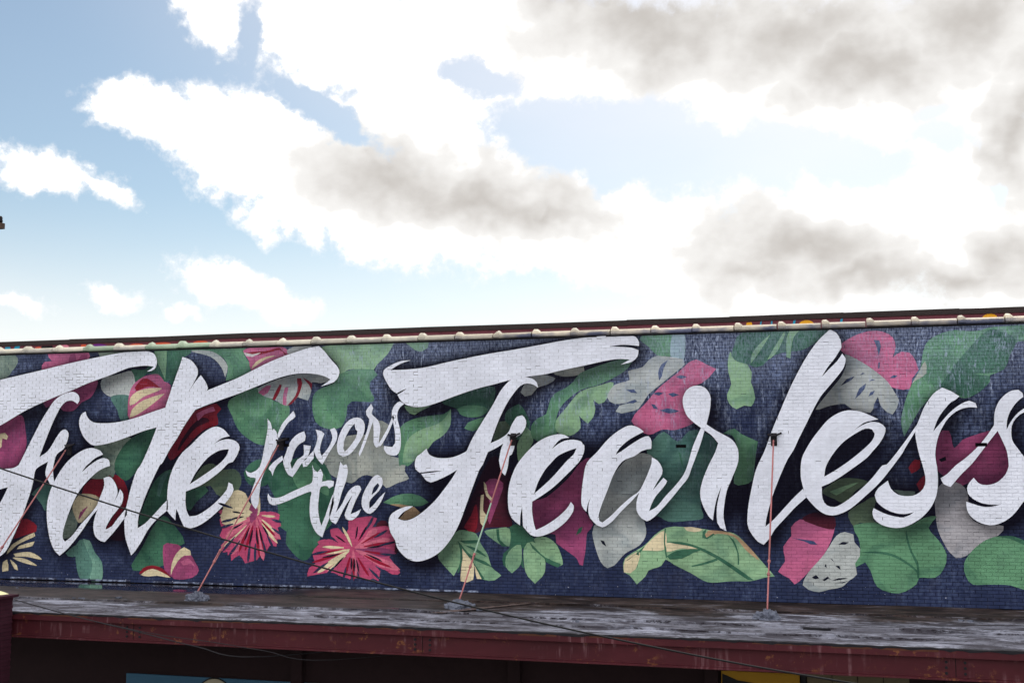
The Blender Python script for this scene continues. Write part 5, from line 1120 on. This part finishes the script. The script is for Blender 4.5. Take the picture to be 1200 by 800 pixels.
# ------------------------------------------------------------------ canopy roof below the mural
DF = -5.58
canopy = empty('canopy', (0, 0, 0))
tag(canopy, 'weathered flat canopy with grey membrane top and rusty red steel fascia below the mural', 'canopy', kind='thing')
nx, ny = 260, 56
vs = []; fs = []
for j in range(ny + 1):
    yy = -0.006 + (DF + 0.02 + 0.006) * j / ny
    for i in range(nx + 1):
        xx = XL + (XR - XL) * i / nx
        h = noise.noise(Vector((xx * 0.5, yy * 1.4, 0))) * 0.014 + noise.noise(Vector((xx * 2.2, yy * 5, 4))) * 0.006
        lap = (yy % 0.95) / 0.95
        h += 0.007 * max(0, 1 - abs(lap - 0.5) * 18)
        wetm = min(1, max(0, (-11.0 - xx) / 2)) * min(1, max(0, (yy + 2.0) / 0.7))
        h = h * (1 - wetm) - 0.012 * wetm
        vs.append((xx, yy, h))
for j in range(ny):
    for i in range(nx):
        a = j * (nx + 1) + i
        fs.append((a, a + nx + 1, a + nx + 2, a + 1))
MB().add(vs, fs, True).build('roof_deck', M['deck'], canopy, recalc=False)
MB().box(XL, XR, DF + 0.16, -0.01, -0.30, -0.045).build('soffit', M['soffit'], canopy)
fas = MB().sweep([(DF - 0.045, -0.012), (DF - 0.045, -0.118), (DF + 0.055, -0.128), (DF + 0.055, -0.405), (DF - 0.045, -0.415), (DF - 0.045, -0.440), (DF + 0.075, -0.440), (DF + 0.075, -0.012)], XL, XR)
fascia = fas.build('fascia_beam', M['oxide'], canopy, bevel=0.004)
mb = MB(); q = random.Random(9)
x = XL
while x < XR:                                            # rust scale along the top lip
    L_ = q.uniform(0.25, 1.1)
    if q.random() < 0.7: MB().box(x, x + L_, DF - 0.0475, DF + 0.02, -0.024 - q.uniform(0, .018), -0.0095).build('rust_scale', M['rust'], fascia)
    x += L_ + q.uniform(0, 0.3)
# ragged bitumen edge
top = []; 
x = XL; mb = MB(); prev = None
while x < XR:
    a = DF - 0.049 - q.uniform(0, .008); d = q.choice((0.004, 0.01, 0.016, 0.03)) * q.uniform(0.5, 1.2)
    bk = DF + q.uniform(0.03, 0.14); zz = 0.012 + q.uniform(0, .014)
    cur = [(x, bk, zz - 0.012), (x, DF + 0.0, zz), (x, a, zz - 0.003), (x, a, -d)]
    if prev: mb.add(prev + cur, [(0, 4, 5, 1), (1, 5, 6, 2), (2, 6, 7, 3)])
    prev = cur; x += q.uniform(0.06, 0.16)
mb.build('bitumen_edge', M['bitumen'], canopy)
def bolt(xx, zz, yy):
    me = MB()
    n = 6
    vs = [(xx + 0.022 * math.cos(math.pi * 2 * k / n), yy - dd, zz + 0.022 * math.sin(math.pi * 2 * k / n)) for dd in (0, 0.014) for k in range(n)]
    me.add(vs, [(k, (k + 1) % n, n + (k + 1) % n, n + k) for k in range(n)] + [tuple(range(n, 2 * n))])
    me.build('bolt', M['bitumen'], fascia)
for bx in SPLICES:
    MB().box(bx - 0.004, bx + 0.004, DF + 0.050, DF + 0.0565, -0.404, -0.13).build('splice_joint', M['dark_void'], fascia)
    for dxx in (-0.13, 0.13):
        for zz in (-0.19, -0.27, -0.35): bolt(bx + dxx, zz, DF + 0.054)
# lapped membrane seams, lifted in places
q2_ = random.Random(31)
for ys_, xa_, xb_ in ((-1.75, -11.2, XR), (-3.55, XL, -6.9), (-3.75, -6.2, XR), (-4.75, -9.4, 1.2)):
    mb = MB(); prev = None; x = xa_
    while x < xb_:
        yc = ys_ + noise.noise(Vector((x * 0.4, ys_, 7))) * 0.10
        zb = 0.016 + noise.noise(Vector((x * 0.5, yc * 1.4, 0))) * 0.014
        lift = max(0.0, noise.noise(Vector((x * 0.7, 2.0, ys_)))) * 0.05
        cur = [(x, yc + 0.10 + q2_.uniform(0, .03), zb - 0.02), (x, yc, zb + 0.012 + lift), (x, yc - 0.012, zb + 0.008 + lift), (x, yc - 0.014, zb - 0.03)]
        if prev: mb.add(prev + cur, [(0, 4, 5, 1), (1, 5, 6, 2), (2, 6, 7, 3)])
        prev = cur; x += q2_.uniform(0.07, 0.2)
    mb.build('lap_seam', M['deck'], canopy)
# small rubbish on the roof
mb = MB(); q = random.Random(21)
for xx, yy, s in DEBRIS:
    for k in range(3):
        px_, py_ = xx + q.uniform(-.12, .12), yy + q.uniform(-.05, .05); w_ = s * q.uniform(.5, 1)
        mb.box(px_ - w_, px_ + w_, py_ - w_ * .5, py_ + w_ * .5, 0.0, w_ * 0.5 + 0.012, w_ * 0.3, q)
tag(mb.build('roof_debris', M['tar'], canopy), kind='stuff')
mb = MB(); mb.box(-0.98, -0.55, -3.98, -3.90, 0.0, 0.028, 0.012, q); mb.build('black_batten', M['bitumen'], canopy)

# ------------------------------------------------------------------ stay rods
def mound(cx, cy, rx, ry, h, seed, mat, parent, name):
    bm = bmesh.new(); bmesh.ops.create_icosphere(bm, subdivisions=4, radius=1)
    for v in bm.verts:
        k = noise.noise(v.co * 2.2 + Vector((seed * 7.1, 0, 0))) * 0.42 + noise.noise(v.co * 6 + Vector((0, seed * 3.3, 0))) * 0.2
        rr = 1 + k
        v.co = Vector((cx + v.co.x * rx * rr, cy + v.co.y * ry * rr, max(-0.02, v.co.z * h * (rr + noise.noise(v.co * 9 + Vector((seed, 0, 0))) * .5))))
    me = bpy.data.meshes.new(name); bm.to_mesh(me); bm.free()
    return link(name, me, mat, parent)
RODL = ['pink stay rod at far left running down past the F of Fate',
        'pink stay rod beside the small word favors with rusty turnbuckle',
        'pink and pale green stay rod between the big F and the e of Fearless',
        'pink stay rod running down from the tall letter l']
for k, (bx, _, bz) in enumerate(BRACKETS):
    rod = empty('stay_rod', (0, 0, 0)); tag(rod, RODL[k], 'rod', 'stay rods holding up the canopy')
    top_ = Vector((bx, -0.16, bz - 0.05)); bot = Vector((bx + (0.0, -0.35, -0.28, 0.0)[k], (-2.95, -2.85, -2.75, -2.72)[k], 0.14))
    d = bot - top_
    MB().tube([top_ + d * t for t in ((0, .22, .45, .74) if k != 2 else (0, .2, .42))], 0.0155, 8).build('rod', M['rod'], rod)
    if k == 2: MB().tube([top_ + d * t for t in (.42, .55, .74)], 0.0155, 8).build('rod', M['rodgreen'], rod)
    MB().tube([top_ + d * t for t in (.80, .9, 1.0)], 0.0145, 8).build('rod', M['rod'], rod)
    tb_ = MB()
    side = d.cross(Vector((1, 0, 0))).normalized() * 0.022
    for s_ in (-1, 1): tb_.tube([top_ + d * .735 + side * s_ * .5, top_ + d * .745 + side * s_, top_ + d * .80 + side * s_, top_ + d * .81 + side * s_ * .5], 0.011, 6)
    for t in (.735, .805): tb_.tube([top_ + d * (t - .006), top_ + d * (t + .006)], 0.03, 6)
    tb_.build('turnbuckle', M['rod'], rod)
    br = MB()
    br.box(bx - 0.06, bx + 0.06, -0.028, -0.006, bz - 0.16, bz + 0.10)
    br.tube([(bx - 0.12, -0.035, bz + 0.07), (bx - 0.04, -0.06, bz + 0.05), (bx + 0.04, -0.06, bz + 0.05), (bx + 0.15, -0.035, bz + 0.10)], 0.022, 6)
    br.build('wall_bracket', M['iron'], rod, bevel=0.004)
    ey = MB()
    ring = [(bx + 0.05 * math.cos(t * math.pi / 8), -0.09 - 0.05 * abs(math.sin(t * math.pi / 8)) , bz - 0.02 + 0.06 * math.sin(t * math.pi / 8)) for t in range(17)]
    ey.tube(ring, 0.014, 6)
    ey.tube([(bx, -0.03, bz), (bx, -0.1, bz - 0.02), tuple(top_ + d * 0.02)], 0.018, 6)
    ey.build('eye_bolt', M['iron'], rod)
    mound(bot.x, bot.y - 0.02, 0.22 if k != 2 else 0.28, 0.2, 0.14, k + 1.0, M['tar'], rod, 'mastic_mound')
    MB().box(bot.x - 0.05, bot.x + 0.05, bot.y - 0.03, bot.y + 0.03, 0.04, 0.17, 0.008, q).build('foot_anchor', M['tar'], rod)
    if k == 2:
        st = MB()
        P0, P1 = Vector((bot.x - 0.12, bot.y - 0.95, 0.018)), Vector((bot.x + 1.2, bot.y + 1.2, 0.018))
        for j in range(14):
            c0 = P0.lerp(P1, j / 14); c1 = P0.lerp(P1, (j + 1.1) / 14); w_ = 0.13 * (1 - 0.6 * j / 14) * q.uniform(.7, 1.2)
            st.add([tuple(c0 + Vector((-w_, 0, q.uniform(0, .02)))), tuple(c0 + Vector((w_, 0, 0.004))), tuple(c1 + Vector((w_, 0, 0.004))), tuple(c1 + Vector((-w_, 0, q.uniform(0, .02))))], [(0, 1, 2, 3)])
        st.build('roof_patch', M['tarbrown'], rod)

# ------------------------------------------------------------------ brick pier at the left end
PX1, PTOP = PIER
pier = empty('brick_pier', (PX1 - 0.35, -6.0, GZ)); tag(pier, 'dark red brick pier with pale curved cap at the left edge', 'pier')
def pz(mb_, name, mat, **k):
    o = mb_.build(name, mat, None, **k); o.parent = pier; o.matrix_parent_inverse = Matrix.Translation(-pier.location); return o
core = MB().box(PX1 - 0.69, PX1 - 0.012, -6.28, -5.712, GZ + 0.13, PTOP - 0.02); pz(core, 'core', M['piermortar'])
nrow = int((PTOP + 1.2) / 0.0675)
for r in range(nrow):
    z0 = PTOP - 0.02 - (r + 1) * 0.0675
    for c in range(4):
        xx0 = PX1 - 0.70 + c * 0.2 - (r % 2) * 0.1; xx1 = xx0 + 0.19
        xx0 = max(xx0, PX1 - 0.70); xx1 = min(xx1, PX1)
        if xx1 - xx0 < 0.03: continue
        pz(MB().box(xx0, xx1, -6.292 - q.uniform(0, .004), -5.70, z0, z0 + 0.058), 'brick', M['pier'], bevel=0.003)
# s-curved cap tile
capm = MB()
prof = []
for t in range(13):
    u = t / 12
    prof.append((PX1 - 0.80 + 0.78 * u, PTOP + 0.035 + 0.05 * math.sin(u * math.pi * 1.45 - 0.55)))
n = len(prof)
vs = [(x, y, z) for y in (-6.36, -5.66) for x, z in prof] + [(x, y, z - 0.028) for y in (-6.36, -5.66) for x, z in prof]
fs = []
for j in range(n - 1):
    fs += [(j, j + 1, n + j + 1, n + j), (2 * n + j, 3 * n + j, 3 * n + j + 1, 2 * n + j + 1), (j, 2 * n + j, 2 * n + j + 1, j + 1), (n + j, n + j + 1, 3 * n + j + 1, 3 * n + j)]
fs += [(0, n, 3 * n, 2 * n), (n - 1, 3 * n - 1, 4 * n - 1, 2 * n - 1)]
capm.add(vs, fs)
pz(capm, 'cap_tile', M['limecap'])
pz(MB().box(PX1 - 0.16, PX1 + 0.075, -6.385, -5.64, PTOP - 0.025, PTOP + 0.028, 0.01, q), 'cap_edge', M['pier'])

# ------------------------------------------------------------------ shopfront under the canopy
SY = -2.2
shop = empty('shopfront', (0, SY, GZ)); tag(shop, 'dark shopfront wall in deep shade under the canopy', 'shopfront')
def sp_(mb_, name, mat, **k):
    o = mb_.build(name, mat, None, **k); o.parent = shop; o.matrix_parent_inverse = Matrix.Translation(-shop.location); return o
sp_(MB().box(XL, XR, SY, SY + 0.3, GZ, -0.301), 'wall', M['shop'])
sp_(MB().box(XL, XR, SY - 0.22, SY - 0.002, -0.62, -0.302), 'beam', M['shop'], bevel=0.01)
for px_ in (-10.9, -6.4, -2.7, 1.4):
    sp_(MB().box(px_ - 0.12, px_ + 0.12, SY - 0.16, SY - 0.002, GZ, -0.622), 'pilaster', M['shop'], bevel=0.01)
b0x, b1x, btop = BLUE
sign = empty('blue_sign', ((b0x + b1x) / 2, SY, btop)); tag(sign, 'blue painted panel with a black ringed cream disc under the canopy', 'sign')
def sg(mb_, name, mat, root, **k):
    o = mb_.build(name, mat, None, **k); o.parent = root; o.matrix_parent_inverse = Matrix.Translation(-root.location); return o
sg(MB().box(b0x, b1x, SY - 0.06, SY - 0.004, btop - 1.9, btop), 'board', M['signblue'], sign, bevel=0.006)
dcx, dcz, drad = DISC
def disc(r, y0, y1):
    n = 40; mb_ = MB()
    vs = [(dcx + r * math.cos(2 * math.pi * k / n), y, dcz + r * math.sin(2 * math.pi * k / n)) for y in (y0, y1) for k in range(n)]
    return mb_.add(vs, [tuple(range(n)), tuple(range(n, 2 * n))] + [(k, (k + 1) % n, n + (k + 1) % n, n + k) for k in range(n)])
sg(disc(drad, SY - 0.066, SY - 0.058), 'ring', M['signblack'], sign)
sg(disc(drad * 0.93, SY - 0.072, SY - 0.060), 'disc', M['signcream'], sign)
y0x, y1x, ytop, b2x = YEL
ys = empty('yellow_panel', ((y0x + y1x) / 2, SY, ytop)); tag(ys, 'yellow painted panel with black slanting band under the right of the canopy', 'sign')
sg(MB().box(y0x, y1x, SY - 0.06, SY - 0.004, ytop - 1.5, ytop), 'board', M['signyellow'], ys, bevel=0.006)
vv = [(y0x + 0.02, ytop - 0.05), (y0x + 0.3, ytop - 0.16), (y1x - 0.35, ytop - 0.24), (y1x - 0.02, ytop - 0.36), (y1x - 0.02, ytop - 1.45), (y0x + 0.02, ytop - 1.45)]
sg(MB().add([(a, y, b_) for y in (SY - 0.07, SY - 0.058) for a, b_ in vv], [tuple(range(6)), tuple(range(6, 12))] + [(k, (k + 1) % 6, 6 + (k + 1) % 6, 6 + k) for k in range(6)]), 'black_band', M['signblack'], ys)
bs = empty('beige_panel', ((y1x + b2x) / 2, SY, ytop)); tag(bs, 'beige wall panel right of the yellow panel under the canopy', 'panel')
for k in range(4):
    w_ = (b2x - y1x - 0.12) / 4; a = y1x + 0.12 + k * w_
    sg(MB().box(a + 0.006, a + w_ - 0.006, SY - 0.05, SY - 0.004, ytop - 1.6, ytop + 0.02), 'panel_board', M['beige'], bs, bevel=0.005)
sg(MB().box(y1x + 0.02, y1x + 0.11, SY - 0.09, SY - 0.004, ytop - 1.6, ytop + 0.05), 'mullion', M['signblack'], bs, bevel=0.005)

# ------------------------------------------------------------------ utility pole just off the left edge, cables
tipx, tipz = TIP
px0 = tipx - 1.35
pole = empty('utility_pole', (px0, -7.6, GZ)); tag(pole, 'dark wooden utility pole whose crossarm tip shows at the left edge', 'pole')
def pl(mb_, name, mat, **k):
    o = mb_.build(name, mat, None, **k); o.parent = pole; o.matrix_parent_inverse = Matrix.Translation(-pole.location); return o
pl(MB().tube([(px0, -7.6, GZ), (px0, -7.6, 2), (px0, -7.6, tipz + 0.7)], [0.15, 0.125, 0.105], 14), 'post', M['wood'])
pl(MB().box(tipx - 2.7, tipx, -7.79, -7.70, tipz - 0.05, tipz + 0.05), 'crossarm', M['wood'], bevel=0.006)
for dx_ in (-0.06, -0.75, -1.95, -2.6):
    ins_ = MB(); ins_.tube([(tipx + dx_, -7.745, tipz + 0.05 + h) for h in (0, .02, .035, .07, .09, .12)], [.02, .035, .04, .03, .035, .02], 10)
    pl(ins_, 'insulator', M['iron'])
def extend(pts, n=6, step=0.6, both=(1, 1)):
    P = [Vector(p) for p in pts]; out = list(P)
    if both[0]:
        d = (P[0] - P[1]).normalized()
        out = [P[0] + d * step * k + Vector((0, 0, 0.004 * k * k)) for k in range(n, 0, -1)] + out
    if both[1]:
        d = (P[-1] - P[-2]).normalized()
        out += [P[-1] + d * step * k + Vector((0, 0, 0.012 * k * k)) for k in range(1, n + 1)]
    return [tuple(p) for p in out]
def smoothline(pts, it=2):
    P = [Vector(p) for p in pts]
    for _ in range(it):
        P = [P[0]] + [(P[k - 1] + P[k] * 2 + P[k + 1]) / 4 for k in range(1, len(P) - 1)] + [P[-1]]
    return [tuple(p) for p in P]
def dense(pts, seg=8):
    P = [Vector(p) for p in pts]; out = []
    for k in range(len(P) - 1):
        p0, p1, p2, p3 = P[max(k - 1, 0)], P[k], P[k + 1], P[min(k + 2, len(P) - 1)]
        for j in range(seg):
            t = j / seg
            out.append(0.5 * ((2 * p1) + (p2 - p0) * t + (2 * p0 - 5 * p1 + 4 * p2 - p3) * t * t + (3 * p1 - p0 - 3 * p2 + p3) * t ** 3))
    out.append(P[-1])
    return [tuple(p) for p in out]
first = Vector(CABLE[0]); sl = (Vector(CABLE[1]) - first); 
att = Vector((px0 + 0.1, -7.6, first.z + (px0 + 0.1 - first.x) * (sl.z / sl.x) * 1.06))
cb = smoothline([tuple(att)] + list(CABLE), 2)
cb = extend(cb, 7, 0.6, (0, 1))
tag(MB().tube(dense(cb, 6), 0.0135, 6).build('overhead_cable', M['cable']), 'thick black cable sagging across the mural from upper left to lower right', 'cable')
end = Vector(cb[-1])
sv = empty('service_post', (end.x, end.y, GZ)); tag(sv, 'short wooden service post at the kerb beyond the right edge', 'post')
so = MB().tube([(end.x, end.y, GZ), (end.x, end.y, end.z + 0.25)], [0.07, 0.06], 10).build('post', M['wood']); so.parent = sv; so.matrix_parent_inverse = Matrix.Translation(-sv.location)
wa = list(WIRE_A) + [(WIRE_A[-1][0] + 1.0, -5.5, WIRE_A[-1][2] - 0.20), (WIRE_A[-1][0] + 3.4, SY - 0.2, -0.58)]
tag(MB().tube(dense(wa, 6), 0.010, 5).build('thin_wire', M['cablegrey']), 'thin dark wire leaving the pier cap and crossing the red fascia', 'wire', 'thin wires at the pier')
wb = list(WIRE_B) + [(WIRE_B[-1][0] + 1.0, -5.5, WIRE_B[-1][2] - 0.18), (WIRE_B[-1][0] + 3.6, SY - 0.2, -0.58)]
tag(MB().tube(dense(wb, 6), 0.006, 5).build('thin_wire', M['cablegrey']), 'second thin wire forking off to the right along the red fascia', 'wire', 'thin wires at the pier')
